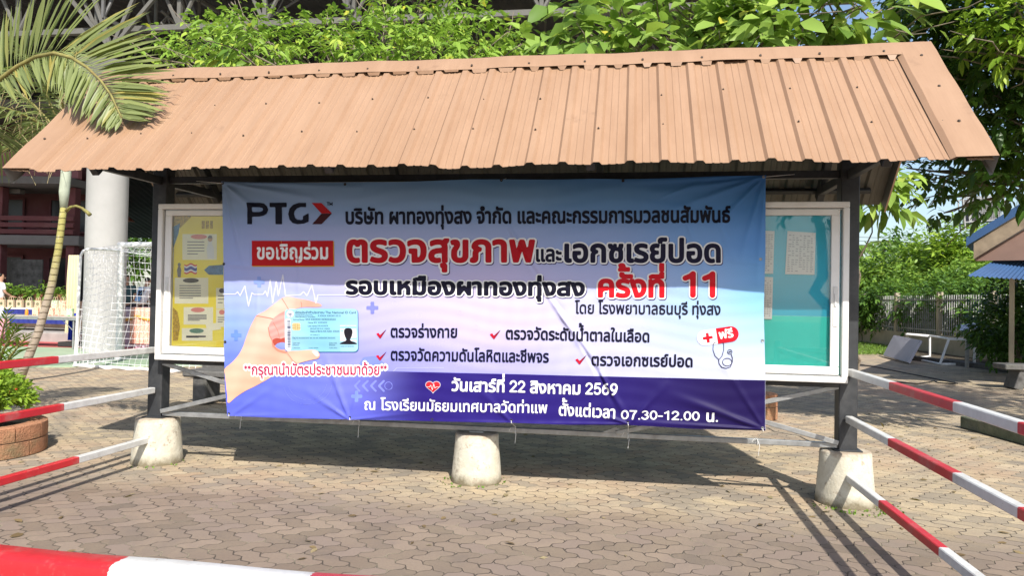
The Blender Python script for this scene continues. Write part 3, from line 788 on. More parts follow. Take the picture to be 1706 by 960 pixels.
# --- faint background motifs
a = Art()
def tint_of(c, k): return lambda P: print_col(P)*(1 - k) + lin(c)*PGAIN*k
def plus(cx, cy, s, w, lift, col): a.poly([(cx - w, cy - s), (cx + w, cy - s), (cx + w, cy - w), (cx + s, cy - w), (cx + s, cy + w), (cx + w, cy + w), (cx + w, cy + s), (cx - w, cy + s), (cx - w, cy + w), (cx - s, cy + w), (cx - s, cy - w), (cx - w, cy - w)], lift, col, h=1.6)
plus(620.6, 513, 10, 3, B2, tint_of((125, 135, 238), .85)); plus(392.5, 559, 9, 3, B2, tint_of((100, 145, 240), .7)); plus(593.5, 661, 9.5, 3, B2, tint_of((140, 170, 250), .6)); plus(432, 470, 9, 3, B2, tint_of((120, 160, 240), .6))
zz = lambda x, y: (360 + x/3.709, 280 + y/3.709)
a.line([zz(*q) for q in [(45, 780), (120, 780), (135, 765), (150, 790), (180, 730), (200, 855), (222, 770), (235, 782), (290, 782), (305, 760), (318, 795), (335, 690), (350, 835), (372, 700), (385, 790), (412, 660), (430, 790), (520, 785), (540, 765), (560, 790), (592, 725), (615, 835), (628, 785), (800, 785)]], 1.7, B2, tint_of((248, 248, 255), .85), h=1.1)
z6 = lambda x, y: (360 + x/3.691, 470 + y/3.691)
for k in range(4):
    x = 850 + 50*k; a.line([z6(x + 30, 610), z6(x, 640), z6(x + 30, 672)], 3.4, B2, tint_of((150, 165, 250), .45), h=1.6)
a.line([z6(1050, 590), z6(1110, 530), z6(1400, 528)], 1.2, B1 - .0003, tint_of((215, 220, 255), .5), h=1.2)
for r in (150, 118): a.line([z6(560 + r*math.cos(t), 620 + r*.9*math.sin(t)) for t in np.linspace(.1, 2.9, 18)], .9, B2, tint_of((160, 175, 250), .4), h=1.2)
a.line([z6(1060 + 24*math.cos(t), 640 + 24*math.sin(t)) for t in np.linspace(0, 6.28, 14)], 1.1, B2, tint_of((150, 160, 245), .5), h=1.2)
a.poly([z6(*q) for q in [(870, 520), (900, 465), (985, 455), (1040, 510), (1000, 590), (905, 600)]], B1, tint_of((70, 130, 245), .4), h=2.5)
for x, y in [(1100, 130), (1250, 210), (1190, 260), (1500, 190), (1600, 280)]: a.line([z6(x + 16*math.cos(t), y + 16*math.sin(t)) for t in np.linspace(0, 6.28, 12)], .8, B1, tint_of((235, 235, 255), .4), h=1.1)
a.done('background_pattern')
# --- company mark
a = Art()
def L_(*polys, col=NAVY): a.poly(list(polys), B4, col, h=1.15)
P4 = lambda pts: [zz(*q) for q in pts]
L_(P4([(196, 215), (275, 215), (300, 220), (318, 236), (326, 258), (318, 282), (300, 296), (275, 301), (226, 301), (226, 348), (196, 348)]), P4([(228, 243), (228, 273), (272, 273), (290, 267), (295, 258), (290, 248), (272, 243)]))
L_(P4([(335, 215), (441, 215), (441, 243), (411, 243), (411, 348), (370, 348), (370, 243), (335, 243)]))
L_(P4([(560, 216), (560, 243), (528, 241), (505, 250), (488, 268), (484, 286), (490, 308), (505, 320), (530, 322), (539, 318), (539, 298), (575, 280), (575, 332), (545, 344), (505, 348), (475, 340), (456, 318), (449, 284), (458, 252), (480, 228), (515, 216)]))
L_(P4([(595, 217), (655, 217), (722, 282), (655, 282)]), col=(190, 28, 36)); L_(P4([(655, 283), (722, 283), (655, 348), (597, 348)]), col=(70, 22, 30))
for q in ([(690, 214), (704, 214)], [(697, 214), (697, 233)], [(708, 233), (708, 214), (715.5, 229), (723, 214), (723, 233)]): a.line([zz(*p) for p in q], 1.15, B4, NAVY, h=.7)
a.done('company_logo')
# --- lettering
def line_of(txt, *geo, layers, name='lettering', **kw):
    a = Art(); text(a, txt, *geo, layers, **kw); return a.done(name)
plain = lambda c, b=.03, l=B4: [(b, c, l, 0, 0)]
outl = lambda c, b=.035, o=.085, sh=(70, 60, 110): [(o, sh, B2, 1.2, 1.5), (o, WHITE, B3, 0, 0), (b, c, B5, 0, 0)]
line_of('บริษัท ผาทองทุ่งสง จำกัด และคณะกรรมการมวลชนสัมพันธ์', 575.7, 373, 1217, 370, 19.5, layers=plain(NAVY, .034))
a = Art(); a.rect(421.5, 402, 557.5, 444.6, B2, (225, 170, 60)); a.rect(420.7, 401.3, 556, 443, B3, (200, 22, 30)); text(a, 'ขอเชิญร่วม', 428, 431.5, 549, 431.5, 19, [(.026, WHITE, B4, 0, 0)]); a.done('red_box')
line_of('ตรวจสุขภาพ', 576, 436, 892, 435.5, 35, layers=outl(CRIM, .036, .082))
line_of('และ', 891, 435.5, 936, 435.5, 20, layers=outl((20, 16, 46), .034, .1))
line_of('เอกซเรย์ปอด', 937, 436, 1203, 436.5, 29, layers=outl((22, 17, 50), .036, .085))
line_of('รอบเหมืองผาทองทุ่งสง', 576, 489.5, 975, 492.5, 21, layers=outl((20, 18, 42), .045, .1))
line_of('ครั้งที่', 994, 494, 1109, 494.5, 28, layers=outl((222, 20, 38), .042, .092))
line_of('11', 1134, 494, 1199, 494.5, 39, layers=outl((222, 20, 38), .05, .085), ref=.68)
line_of('โดย โรงพยาบาลธนบุรี ทุ่งสง', 958, 522.4, 1201, 524.6, 15, layers=plain((26, 25, 50), .02))
line_of('ตรวจร่างกาย', 650, 562, 763, 562.5, 15, layers=plain((18, 20, 52), .03))
line_of('ตรวจวัดระดับน้ำตาลในเลือด', 842, 565, 1083, 570, 15, layers=plain((20, 20, 46), .03))
line_of('ตรวจวัดความดันโลหิตและชีพจร', 650, 600.3, 915, 603.8, 15, layers=plain((18, 20, 52), .03))
line_of('ตรวจเอกซเรย์ปอด', 984.5, 608.6, 1155, 611.6, 15, layers=plain((20, 20, 46), .03))
line_of('**กรุณานำบัตรประชาชนมาด้วย**', 406, 625, 645, 625, 14, layers=[(.13, WHITE, B3, 0, 0), (.018, (196, 34, 92), B5, 0, 0)])
line_of('วันเสาร์ที่ 22 สิงหาคม 2569', 752.5, 651, 1029.5, 658.5, 15.5, layers=plain(WHITE, .032))
line_of('ณ โรงเรียนมัธยมเทศบาลวัดท่าแพ', 605.5, 683, 912.5, 688.3, 14, layers=plain(WHITE, .02), space=1.2)
line_of('ตั้งแต่เวลา', 930, 692, 1026, 696.5, 15, layers=plain(WHITE, .026))
line_of('07.30-12.00', 1034, 698, 1166, 701.2, 14.5, layers=plain(WHITE, .028), ref=.68)
a = Art(); text(a, 'น', 1175, 702.3, 1191, 702.8, 14.5, plain(WHITE, .03)); text(a, '.', 1191, 702.8, 1197, 703, 15, plain(WHITE, .035)); a.done('lettering')
# --- ticks
def tick_col(P):
    t = np.clip((P[:, 0] - P[:, 0].min())/(np.ptp(P[:, 0]) + 1e-6), 0, 1)[:, None]; return (lin((235, 30, 60))*(1 - t) + lin((70, 30, 50))*t)*PGAIN
for x0, y0, x1, y1 in ((626.5, 548, 644.5, 564), (816, 548.5, 835.5, 565), (625.5, 585.5, 644.5, 601), (958.5, 590.5, 978.5, 607)):
    a = Art(); w, h = x1 - x0, y1 - y0
    a.poly([(x0, y0 + .52*h), (x0 + .22*w, y0 + .42*h), (x0 + .36*w, y0 + .66*h), (x1, y0), (x0 + .42*w, y1), (x0 + .33*w, y1)], B4, tick_col, h=1.0); a.done('check_mark')
# --- heart
a = Art(); hx, hy = 721.6, 645
hp = [(hx + .76*16*math.sin(t)**3*.98, hy - 1 - .76*(13*math.cos(t) - 5*math.cos(2*t) - 2*math.cos(3*t) - math.cos(4*t))*.86) for t in np.linspace(0, 2*math.pi, 40)[:-1]]
a.poly(hp, B3, (205, 205, 225), h=1.2, grow=1.0)
a.poly(hp, B4, lambda P: (lin((240, 50, 60))*(1 - np.clip((P[:, 1:2] - 636)/22, 0, 1)) + lin((190, 10, 30))*np.clip((P[:, 1:2] - 636)/22, 0, 1))*PGAIN, h=1.1)
a.line([(711, 645), (716, 645), (718, 642), (720.5, 650), (723, 640), (725, 647), (727, 645), (732, 645)], .9, B5, (255, 235, 235), h=.6); a.done('heart_emblem')
# --- pill and stethoscope
a = Art(); A9 = R(-8.5); cpx, cpy = 1195.7, 560
def pl(x, y): return (cpx + x*math.cos(A9) - y*math.sin(A9), cpy + x*math.sin(A9) + y*math.cos(A9))
cap_ = [pl(*q) for q in arc(-22, 0, 13, 13, 90, 270, 12) + arc(22, 0, 13, 13, -90, 90, 12)]
a.poly(cap_, B3, (250, 246, 255), h=1.3)
a.poly([pl(*q) for q in [(-1.5, -13)] + arc(22, 0, 13, 13, -90, 90, 12) + [(-1.5, 13)]], B4, (222, 28, 48), h=1.2)
def rp(cx, cy, s, w): return [pl(cx + q[0], cy + q[1]) for q in [(-w, -s), (w, -s), (w, -w), (s, -w), (s, w), (w, w), (w, s), (-w, s), (-w, w), (-s, w), (-s, -w), (-w, -w)]]
a.poly(rp(-17, .5, 8.2, 2.3), B4, (215, 25, 45), h=1.1)
text(a, 'ฟรี', 1198, 565, 1222.5, 561.3, 11, [(.028, WHITE, B5, 0, 0)]); a.done('pill_emblem')
a = Art(); z7 = lambda x, y: (800 + x/3.4816, 500 + y/3.4816); SG = (62, 62, 84)
a.line([z7(*q) for q in [(1365, 246), (1352, 252), (1350, 290), (1362, 325), (1384, 346), (1402, 325), (1412, 290), (1412, 252), (1400, 246)]], 1.0, B4, SG, h=.7)
a.line([z7(*q) for q in [(1382, 346), (1385, 370), (1400, 390), (1425, 396), (1450, 388), (1462, 360), (1462, 335), (1455, 315)]], 1.2, B4, SG, h=.7)
a.line([z7(1432 + 27*math.cos(t), 360 + 22*math.sin(t)) for t in np.linspace(0, 6.28, 20)], 1.0, B4, SG, h=.7)
a.line([z7(1447 + 13*math.cos(t), 301 + 13*math.sin(t)) for t in np.linspace(0, 6.28, 14)], 1.0, B4, SG, h=.7); a.line([z7(1443, 301), z7(1451, 301)], 2.0, B4, SG, h=.7)
a.done('stethoscope_drawing')
# --- printed hand holding a card
def skin(P, k=1.0):
    n = .5 + .5*np.sin(P[:, 0]*.07 + P[:, 1]*.05); t = np.clip((P[:, 1] - 495)/190 , 0, 1)
    e = np.clip(1 - np.abs((P[:, 0] - (470 - (P[:, 1] - 500)*.55))/45), 0, 1)
    c = lin((250, 178, 160))[None]*(1 - n[:, None]) + lin((250, 200, 180))[None]*n[:, None]
    c = c*(1 - .5*e[:, None]*(1 - t[:, None])) + lin((255, 226, 214))[None]*.5*e[:, None]*(1 - t[:, None])
    c = c*(1 - .55*t[:, None]) + lin((248, 190, 150))[None]*.55*t[:, None]
    return c*PGAIN*k
a = Art(); H6 = lambda pts: [z6(*q) for q in pts]
def smooth(pts, n=4):
    p = np.array(pts, float); out = []
    for i in range(len(p)):
        p0, p1, p2, p3 = p[i - 1], p[i], p[(i + 1) % len(p)], p[(i + 2) % len(p)]
        for t in np.linspace(0, 1, n, endpoint=False): out.append(tuple(.5*((2*p1) + (-p0 + p2)*t + (2*p0 - 5*p1 + 4*p2 - p3)*t*t + (-p0 + 3*p1 - 3*p2 + p3)*t**3)))
    return out
hand = [(47, 535), (100, 490), (150, 425), (185, 335), (213, 268), (250, 206), (300, 178), (350, 140), (405, 98), (450, 90), (505, 101), (565, 112), (630, 132), (648, 142), (640, 152), (600, 154), (540, 154), (490, 165), (460, 175), (440, 200), (425, 250), (420, 340), (420, 415), (440, 432), (500, 425), (560, 420), (610, 420), (628, 432), (636, 452), (625, 470), (590, 478), (540, 490), (490, 502), (430, 522), (370, 560), (320, 596), (240, 640), (180, 670), (120, 708), (72, 748), (66, 700), (55, 620), (50, 570)]
hole = [(362, 392), (378, 378), (402, 372), (422, 372), (424, 412), (405, 418), (382, 410), (368, 402)]
a.poly([H6(smooth(hand, 3)), H6(hole)[::-1]] if False else [H6(smooth(hand, 3))], B2, lambda P: skin(P), h=2.2)
a.poly(H6(smooth([(352, 226), (400, 190), (428, 190), (430, 300), (424, 345), (400, 352), (372, 345), (345, 360), (330, 320), (322, 280)], 3)), B3 - .0004, lambda P: (lin((246, 150, 150))*.6 + lin((250, 196, 180))*.4)[None]*PGAIN*(1 + .12*np.sin(P[:, 1:2]*.55 + P[:, 0:1]*.2)), h=1.8)
a.poly(H6(smooth([(345, 358), (372, 345), (400, 350), (426, 342), (424, 380), (395, 372), (362, 392), (352, 380)], 2)), B3, (190, 84, 70), h=1.5)
a.poly(H6(hole), B4 - .0004, lambda P: print_col(P), h=1.5)
a.poly(H6(smooth([(340, 365), (362, 398), (390, 420), (432, 430), (430, 440), (380, 428), (352, 402)], 2)), B4, (235, 150, 128), h=1.5)
for ln, w in (([(250, 208), (290, 215), (330, 222), (352, 228)], 1.3), ([(522, 122), (526, 140), (524, 156)], 1.0), ([(432, 432), (470, 480), (500, 502)], 1.2), ([(405, 100), (430, 140), (448, 172)], 1.0), ([(322, 280), (330, 330), (345, 362), (350, 400)], 1.4), ([(352, 250), (380, 300), (390, 345)], 1.0)):
    a.line(H6(ln), w, B4, (226, 140, 124), h=.9)
a.poly(H6(smooth([(585, 424), (612, 424), (628, 436), (630, 456), (618, 462), (600, 446)], 2)), B4 + .0016, (255, 226, 220), h=1.3)
a.done('hand_picture')
a = Art()
z9 = lambda x, y: (470 + x/8.73, 505 + y/8.73)
def rr(x0, y0, x1, y1, r): return arc(x1 - r, y1 - r, r, r, 0, 90, 5) + arc(x0 + r, y1 - r, r, r, 90, 180, 5) + arc(x0 + r, y0 + r, r, r, 180, 270, 5) + arc(x1 - r, y0 + r, r, r, 270, 360, 5)
C9 = lambda pts: [z9(*q) for q in pts]
a.poly(C9(rr(42, 92, 1110, 722, 60)), B3, (70, 120, 165), h=1.6)
a.poly(C9(rr(40, 86, 1100, 710, 60)), B4, lambda P: (lin((150, 216, 244))*(.5 + .5*np.sin(P[:, 0:1]*.05)) + lin((172, 226, 250))*(.5 - .5*np.sin(P[:, 0:1]*.05)))*(1 - .14*((P[:, 1:2] > 561) & (P[:, 0:1] > 485) & (P[:, 0:1] < 566)))*PGAIN, h=1.6)
a.poly(C9(rr(44, 222, 128, 704, 40)), B4 + .0005, (238, 244, 252), h=1.3)
a.poly(C9(arc(118, 160, 52, 52, 0, 360, 18)), B4 + .0005, (245, 248, 255), h=1.3)
for q in ([(88, 140), (104, 176), (118, 150), (132, 176), (148, 140)], [(118, 150), (118, 196)], [(100, 198), (136, 198)]): a.line(C9(q), .8, B5, (70, 80, 140), h=.6)
yy_ = 256
random.seed(5)
while yy_ < 640: 
    hh = random.choice((4, 6, 10, 16)); a.rect(*z9(76, yy_), *z9(122, yy_ + hh), B5, (70, 76, 110), h=6); yy_ += hh + random.choice((4, 6, 9))
a.poly(C9(rr(146, 290, 264, 400, 20)), B5 - .0004, (232, 206, 150), h=1.2)
for q in ([(146, 328), (190, 328)], [(146, 364), (190, 364)], [(220, 328), (264, 328)], [(220, 364), (264, 364)], [(190, 300), (190, 392)], [(220, 300), (220, 392)]): a.line(C9(q), .5, B5, (150, 120, 70), h=.5)
INK = (30, 62, 100)
text(a, 'บัตรประจำตัวประชาชน', *z9(190, 156), *z9(612, 156), 3.3, plain(INK, .02, B5))
text(a, 'Thai National ID Card', *z9(622, 156), *z9(1076, 156), 4.2, plain(INK, .012, B5), ref=.7)
for (tx, x0, x1, y, ht) in (('เลขประจำตัวประชาชน', 186, 445, 186, 2), ('Identification Number', 186, 480, 210, 2), ('X XXXX XXXXX XX X', 514, 850, 200, 3.2), ('ชื่อตัวและชื่อสกุล', 160, 320, 256, 2.6), ('XXX XXXXXX XXXXXXXXX', 334, 778, 254, 3.4), ('Name XX. XXXXXX', 368, 650, 298, 2.8), ('Last name XXXXXXX', 368, 665, 346, 2.8), ('เกิดวันที่ XX X.X. XXXX', 402, 690, 386, 2.6), ('Date of Birth XX XXX. XXXX', 402, 832, 426, 3), ('ศาสนา', 402, 540, 474, 2), ('ที่อยู่ XX XXXXXXXX XX XX XX XXXXXXX XXXXXX', 148, 770, 522, 2.6), ('XXX XXX', 148, 252, 596, 2.2), ('Date', 148, 240, 622, 2), ('X XXX XXXX', 148, 258, 664, 1.8), ('XXX XXX', 680, 796, 596, 2.2), ('Date', 680, 770, 622, 2), ('X XXX XXXX', 380, 520, 664, 1.8), ('X XXX XXXX', 678, 796, 664, 1.8), ('XXXX-XX-XXXXXXX', 848, 1040, 640, 1.8)):
    text(a, tx, *z9(x0, y), *z9(x1, y), ht, plain(INK, .008, B5), ref=.7)
a.rect(*z9(842, 326), *z9(1078, 602), B5 - .0006, (246, 246, 250), h=6)
for k in range(5): a.rect(*z9(850, 350 + k*43), *z9(1070, 352 + k*43), B5 - .0003, (150, 160, 175), h=8)
a.poly(C9(smooth([(960, 364), (1000, 372), (1020, 400), (1020, 440), (1008, 490), (992, 520), (990, 545), (1030, 565), (1066, 578), (1076, 602), (846, 602), (854, 578), (890, 565), (930, 545), (928, 520), (912, 490), (898, 440), (900, 400), (920, 372)], 2)), B5, (38, 34, 44), h=1.0)
a.done('card_picture')
a = Art(); a.poly(H6(smooth([(432, 440), (450, 426), (500, 424), (560, 419), (610, 420), (630, 434), (637, 453), (625, 471), (590, 479), (540, 491), (490, 503), (470, 480)], 3)), B5 + .0008, lambda P: skin(P, 1.02), h=1.6)
a.poly(H6(smooth([(590, 426), (612, 426), (628, 438), (630, 456), (616, 460), (602, 446)], 2)), B5 + .0016, (255, 228, 222), h=1.0)
a.line(H6([(436, 436), (470, 484), (496, 502)]), 1.1, B5 + .0016, (225, 150, 135), h=.8); a.done('thumb_picture')
# --- eyelets and cord ties
eye = [(374, 306), (576, 307.5), (835, 300), (1038, 301), (1271, 296), (374, 440), (374, 570), (1267, 432), (1270, 568), (381, 690), (583, 696), (852, 700.5), (1046, 703.5), (1270, 713.5), (720, 699.5)]
for q in eye:
    c = on_sheet(np.array([q]), .003)[0]; m = MB(); m.tube([c + np.array([math.cos(t)*.009, 0, math.sin(t)*.009]) for t in np.linspace(0, 2*math.pi, 11)], .003, 5, False)
    m.box((c[0], c[1] + .002, c[2]), (.011, .001, .011)); m.build('eyelet', M['rubber'] if q[0] < 1100 else M['grey_steel'], banner)
for q in [(381, 690), (583, 696), (852, 700.5), (1046, 703.5), (1270, 713.5)]:
    c = on_sheet(np.array([q]), .006)[0]; m = MB(); zb_ = .437
    m.tube([c, c + np.array([.004, -.004, -.02]), (c[0] + .004, -.055, zb_ + .03), (c[0], -.056, zb_ - .026), (c[0] - .004, -.01, zb_ - .024), (c[0] - .006, -.004, zb_ + .024), (c[0] - .004, -.058, zb_ + .026)], .0022, 5)
    m.tube([(c[0], -.058, zb_ + .02), (c[0] + .012, -.09, zb_ - .02), (c[0] + .004, -.085, zb_ - .075 - random.random()*.05)], .002, 5)
    m.tube([(c[0], -.058, zb_ + .02), (c[0] - .03, -.09, zb_ + .03), (c[0] - .045, -.085, zb_ - .0)], .002, 5)
    m.build('cord_tie', M['white_metal'], banner)
for q in [(374, 306), (1271, 296), (835, 300)]:
    c = on_sheet(np.array([q]), .002)[0]; e = np.array([c[0] + (0 if q[0] == 835 else (-.45 if q[0] < 500 else .3)), 0.0, c[2] + (.06 if q[0] == 835 else .07)]); m = MB(); m.tube([c, (c + e)/2, e], .002, 5); m.build('cord_tie', M['white_metal'], banner)
# ------------------------------------------------------------------ vegetation
M['bark'] = simple('grey_brown_bark', (.2, .16, .115), .9, .35, 14, bump=.02, dirt=((.3, .28, .24), .5))
M['twig'] = simple('pale_twig', (.19, .155, .115), .85, .25, 20)
LEAF_A = leaf_mat('bright_leaf', [(0, (0.116, 0.225, 0.025)), (.35, (0.214, 0.362, 0.046)), (.75, (0.330, 0.499, 0.072)), (.955, (0.485, 0.580, 0.090)), (.965, (0.600, 0.600, 0.054)), (1, (0.600, 0.580, 0.072))], .4)
LEAF_B = leaf_mat('broad_leaf', [(0, (0.131, 0.233, 0.042)), (.4, (0.235, 0.365, 0.076)), (.8, (0.356, 0.513, 0.101)), (.965, (0.488, 0.590, 0.118)), (.975, (0.600, 0.600, 0.067)), (1, (0.600, 0.528, 0.084))], .38, .4)
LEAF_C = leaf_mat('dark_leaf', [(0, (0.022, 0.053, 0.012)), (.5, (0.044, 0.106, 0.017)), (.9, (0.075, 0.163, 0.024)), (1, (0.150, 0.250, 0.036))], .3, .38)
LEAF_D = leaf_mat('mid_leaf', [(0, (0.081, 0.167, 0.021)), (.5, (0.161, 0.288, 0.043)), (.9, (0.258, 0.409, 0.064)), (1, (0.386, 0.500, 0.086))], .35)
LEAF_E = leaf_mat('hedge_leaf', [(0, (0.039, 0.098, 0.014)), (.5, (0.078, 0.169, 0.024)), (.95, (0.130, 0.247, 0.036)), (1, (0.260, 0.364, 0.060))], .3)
LEAF_F = leaf_mat('yellow_green_leaf', [(0, (0.140, 0.245, 0.023)), (.5, (0.250, 0.402, 0.040)), (1, (0.437, 0.575, 0.062))], .4)
FROND = leaf_mat('palm_frond', [(0, (0.108, 0.143, 0.051)), (.4, (0.192, 0.231, 0.085)), (.8, (0.264, 0.308, 0.111)), (1, (0.360, 0.308, 0.085))], .3, .4)
DRY = leaf_mat('dry_frond', [(0, (.12, .08, .04)), (.6, (.25, .18, .09)), (1, (.36, .3, .17))], .2, .7)

def sprigs(cen, n, out, leaflets=(5, 8), L=.15, W=.055, droop=.35, palm=False, spread=1.0):
    """leaf arrays for n sprigs scattered in a clump (cen, radius vector)"""
    c, r = np.asarray(cen[:3], float), np.asarray(cen[3], float)*np.ones(3)
    d = rdir(n); rad = rng.uniform(.35, 1, (n, 1))**.5; p0 = c + d*rad*r
    ax = unit(d*.8 + np.array([0, -.25, .25]) + rng.normal(size=(n, 3))*.35)
    for i in range(n):
        k = rng.integers(*leaflets); a = ax[i]; s = unit(np.cross(a, [0, 0, 1.0]) + 1e-4); u = np.cross(s, a)
        if palm:                                            # radiating from one point
            ang = np.linspace(0, 2*np.pi, k, endpoint=False) + rng.uniform(0, 6); D = unit(a*.35 + np.cos(ang)[:, None]*s + np.sin(ang)[:, None]*u*.8 - np.array([0, 0, .25]))
            P = np.repeat(p0[i][None], k, 0)
        else:                                               # alternating along a twig
            t = np.linspace(0, 1, k); sg = np.where(np.arange(k) % 2, 1, -1)[:, None]
            P = p0[i] + a*(t*L*1.6*spread)[:, None] - np.array([0, 0, .25])*((t**2)*L)[:, None]
            D = unit(a*(.35 + .6*t[:, None]) + s*sg*(1 - .75*t[:, None]) - np.array([0, 0, .3]) + rng.normal(size=(k, 3))*.15)
        ln = L*rng.uniform(.5, 1.25, k)*rng.uniform(.75, 1.1)
        N = unit(np.array([0, -.15, 1.0]) + rng.normal(size=(k, 3))*.45)
        out.append((P, D, N, ln, ln*(W/L)*rng.uniform(.85, 1.15, k), np.full(k, droop)*rng.uniform(.5, 1.4, k), np.clip(rng.normal(.5, .2) + rng.normal(size=k)*.16, 0, 1)))
def crown(name, out, mat, parent, yellow=0.0):
    P, D, N, L, W, dr, ti = [np.concatenate([o[i] for o in out]) for i in range(7)]
    ti = np.minimum(ti, .94); ti[rng.random(len(ti)) < yellow] = .99
    V, F = leaf_arrays(P, D, N, L, W, dr); return leaf_mesh(name, V, F, ti, mat, parent)
def limb(m, a, b, r0, r1, k=7, wob=.12):
    a, b = np.array(a, float), np.array(b, float); L = np.linalg.norm(b - a)
    pts = [a + (b - a)*t + rng.normal(size=3)*wob*L*.25*math.sin(math.pi*t) for t in np.linspace(0, 1, k)]
    m.tube(pts, list(np.linspace(r0, r1, k)), 7); return pts
def px_clump(px, py, Y, r): q = onY(px, py, Y); return (q[0], q[1], q[2], r)
def tree(name, label, base, clumps, leaf, per, trunk_r=.12, split=.45, group=None, yellow=0.0, bark=None, twigs=True, **kw):
    base = np.array(base, float); t = thing(name, label, 'tree', base, group=group); out = []
    for c in clumps:
        cc = (c[0] - base[0], c[1] - base[1], c[2] - base[2], c[3]); r = np.mean(c[3]); sprigs(cc, int(per*r*r*(c[4] if len(c) > 4 else 1)), out, **kw)
    crown('crown', out, leaf, t, yellow)
    cs = np.array([[c[i] - base[i] for i in range(3)] for c in clumps]); top = cs.mean(0); top[2] = cs[:, 2].min()*.3 + cs[:, 2].mean()*.7
    fork = np.array([top[0]*.35, top[1]*.35, max(.6, cs[:, 2].min()*split + .2*top[2])])
    m = MB(); limb(m, (0, 0, -.05), fork, trunk_r, trunk_r*.7, 8, .12); 
    limb(m, fork, top, trunk_r*.7, trunk_r*.3, 7, .15); m.build('trunk', bark or M['bark'], t, smooth=True)
    if twigs:
        for c in cs:
            m = MB(); s = fork + (top - fork)*rng.uniform(.1, .8); limb(m, s, c, trunk_r*.28, .009, 7, .2)
            for _ in range(3): limb(m, s + (c - s)*rng.uniform(.5, .95), c + rng.normal(size=3)*.3, .012, .004, 5, .2)
            m.build('branch', bark or M['twig'], t, smooth=True)
    return t
# --- drooping-leaved tree right behind the roof
A = [(268, 98, 2.2, .22, .8), (300, 92, 2.5, .3), (345, 75, 2.8, .3), (345, 105, 2.2, .26), (400, 98, 1.6, .36), (395, 60, 2.6, .26), (440, 75, 2.0, .36), (425, 92, .75, .26, 1.2), (490, 85, 2.2, .36), (545, 92, 1.8, .32), (590, 66, 2.6, .34), (600, 100, 1.6, .3), (650, 88, 1.9, .36), (655, 50, 2.8, .3, .8), (700, 95, 1.5, .32), (690, 30, 2.8, .32), (740, 66, 2.2, .36), (770, 100, 1.6, .3), (775, 25, 2.8, .3, .8), (815, 76, 2.0, .32), (850, 100, 1.6, .26), (868, 72, 2.6, .22), (385, 3, 3.0, .16, .7), (620, 4, 3.2, .2, .7), (720, -20, 3.0, .35), (545, 48, 3, .18, .7)]
tree('leafy_tree', 'bright green tree with drooping leaflets rising behind the middle of the shelter roof', (-1.2, 3.5, 0), [(*px_clump(q[0], q[1], q[2], q[3]), *(q[4:] or (1,))) for q in A], LEAF_A, 310, .1, leaflets=(6, 10), L=.14, W=.054, droop=.5, yellow=.012, palm=False)
# --- broad-leaved tree behind the right half of the roof
B = [(930, 85, 1.9, .36), (958, 45, 2.4, .36), (990, 88, 1.6, .36), (1020, 45, 2.2, .42), (1060, 85, 1.6, .38), (1075, 20, 2.4, .42), (1110, 60, 2.0, .42), (1150, 90, 1.5, .3), (1150, 30, 2.2, .4), (1195, 75, 1.8, .3), (1215, 35, 2.2, .22, .7), (1250, 65, 1.6, .34), (1290, 25, 1.6, .4), (1300, 74, 1.3, .32), (1340, 45, 1.5, .36), (1352, 88, 1.5, .22), (1375, 8, 1.8, .3), (1000, -10, 2.6, .5), (1120, -30, 2.6, .5), (1270, -30, 2.0, .45), (1425, 12, 1.7, .26), (1470, 15, 1.8, .24), (1505, 5, 1.9, .26), (1235, 95, 1.4, .2), (1330, -20, 1.8, .45), (1395, 78, 1.8, .2), (1425, 60, 1.9, .15)]
tree('broad_leaved_tree', 'tree with big light green oval leaves above the right half of the shelter roof', (1.9, 3.7, 0), [(*px_clump(q[0], q[1], q[2], q[3]), *(q[4:] or (1,))) for q in B], LEAF_B, 105, .1, leaflets=(4, 7), L=.29, W=.15, droop=.35, yellow=.012, spread=.8)
# --- dark tree leaning in from the right
C = []
for (px, py, Y, r) in [(1545, 15, 3.2, .4), (1600, 50, 3.0, .6), (1670, 60, 2.6, .75), (1580, 105, 3.4, .34), (1625, 150, 3.2, .55), (1685, 170, 2.6, .75), (1625, 205, 3.6, .4), (1665, 245, 3.2, .5), (1705, 250, 2.6, .5), (1585, 298, 3.8, .28), (1602, 315, 4.0, .2), (1560, 330, 3.9, .2), (1545, 285, 3.8, .2), (1510, 280, 3.8, .16), (1572, 355, 3.9, .13), (1690, 10, 2.4, .9), (1590, -30, 3.0, .7), (1660, -60, 2.6, 1.0), (1745, 100, 2.4, 1.0), (1760, 250, 2.4, .9), (1740, -40, 2.2, 1.1), (1490, -30, 3.4, .3)]:
    C.append((*px_clump(px, py, Y, r), 1))
C += [(7.3, .2, 6.6, .9, .5), (6.4, -.4, 7.0, .7, .45), (8.2, -.2, 7.4, 1.2, .5), (7.0, 1.2, 6.9, .8, .5), (8.2, 2.2, 6.2, 1.5, .8), (7.9, 3.6, 5.0, 1.1, .8), (9.2, 3.2, 5.0, 1.5, .7), (8.6, 1.5, 7.2, 1.5, .7), (9.5, 1.4, 5.8, 1.6, .6), (7.6, .9, 6.4, 1.2, .8)]  # crown out of view, thickened to shade the leaves below and the yard
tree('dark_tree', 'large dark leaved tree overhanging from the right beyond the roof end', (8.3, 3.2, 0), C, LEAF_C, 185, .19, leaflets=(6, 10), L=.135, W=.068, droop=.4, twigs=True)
Y = [(*px_clump(px, py, Yd, r), 1) for px, py, Yd, r in [(1655, 15, 1.6, .24), (1678, 55, 1.5, .26), (1640, 62, 1.8, .16), (1698, 25, 1.4, .28), (1703, 85, 1.5, .2), (1740, 40, 1.4, .36)]]
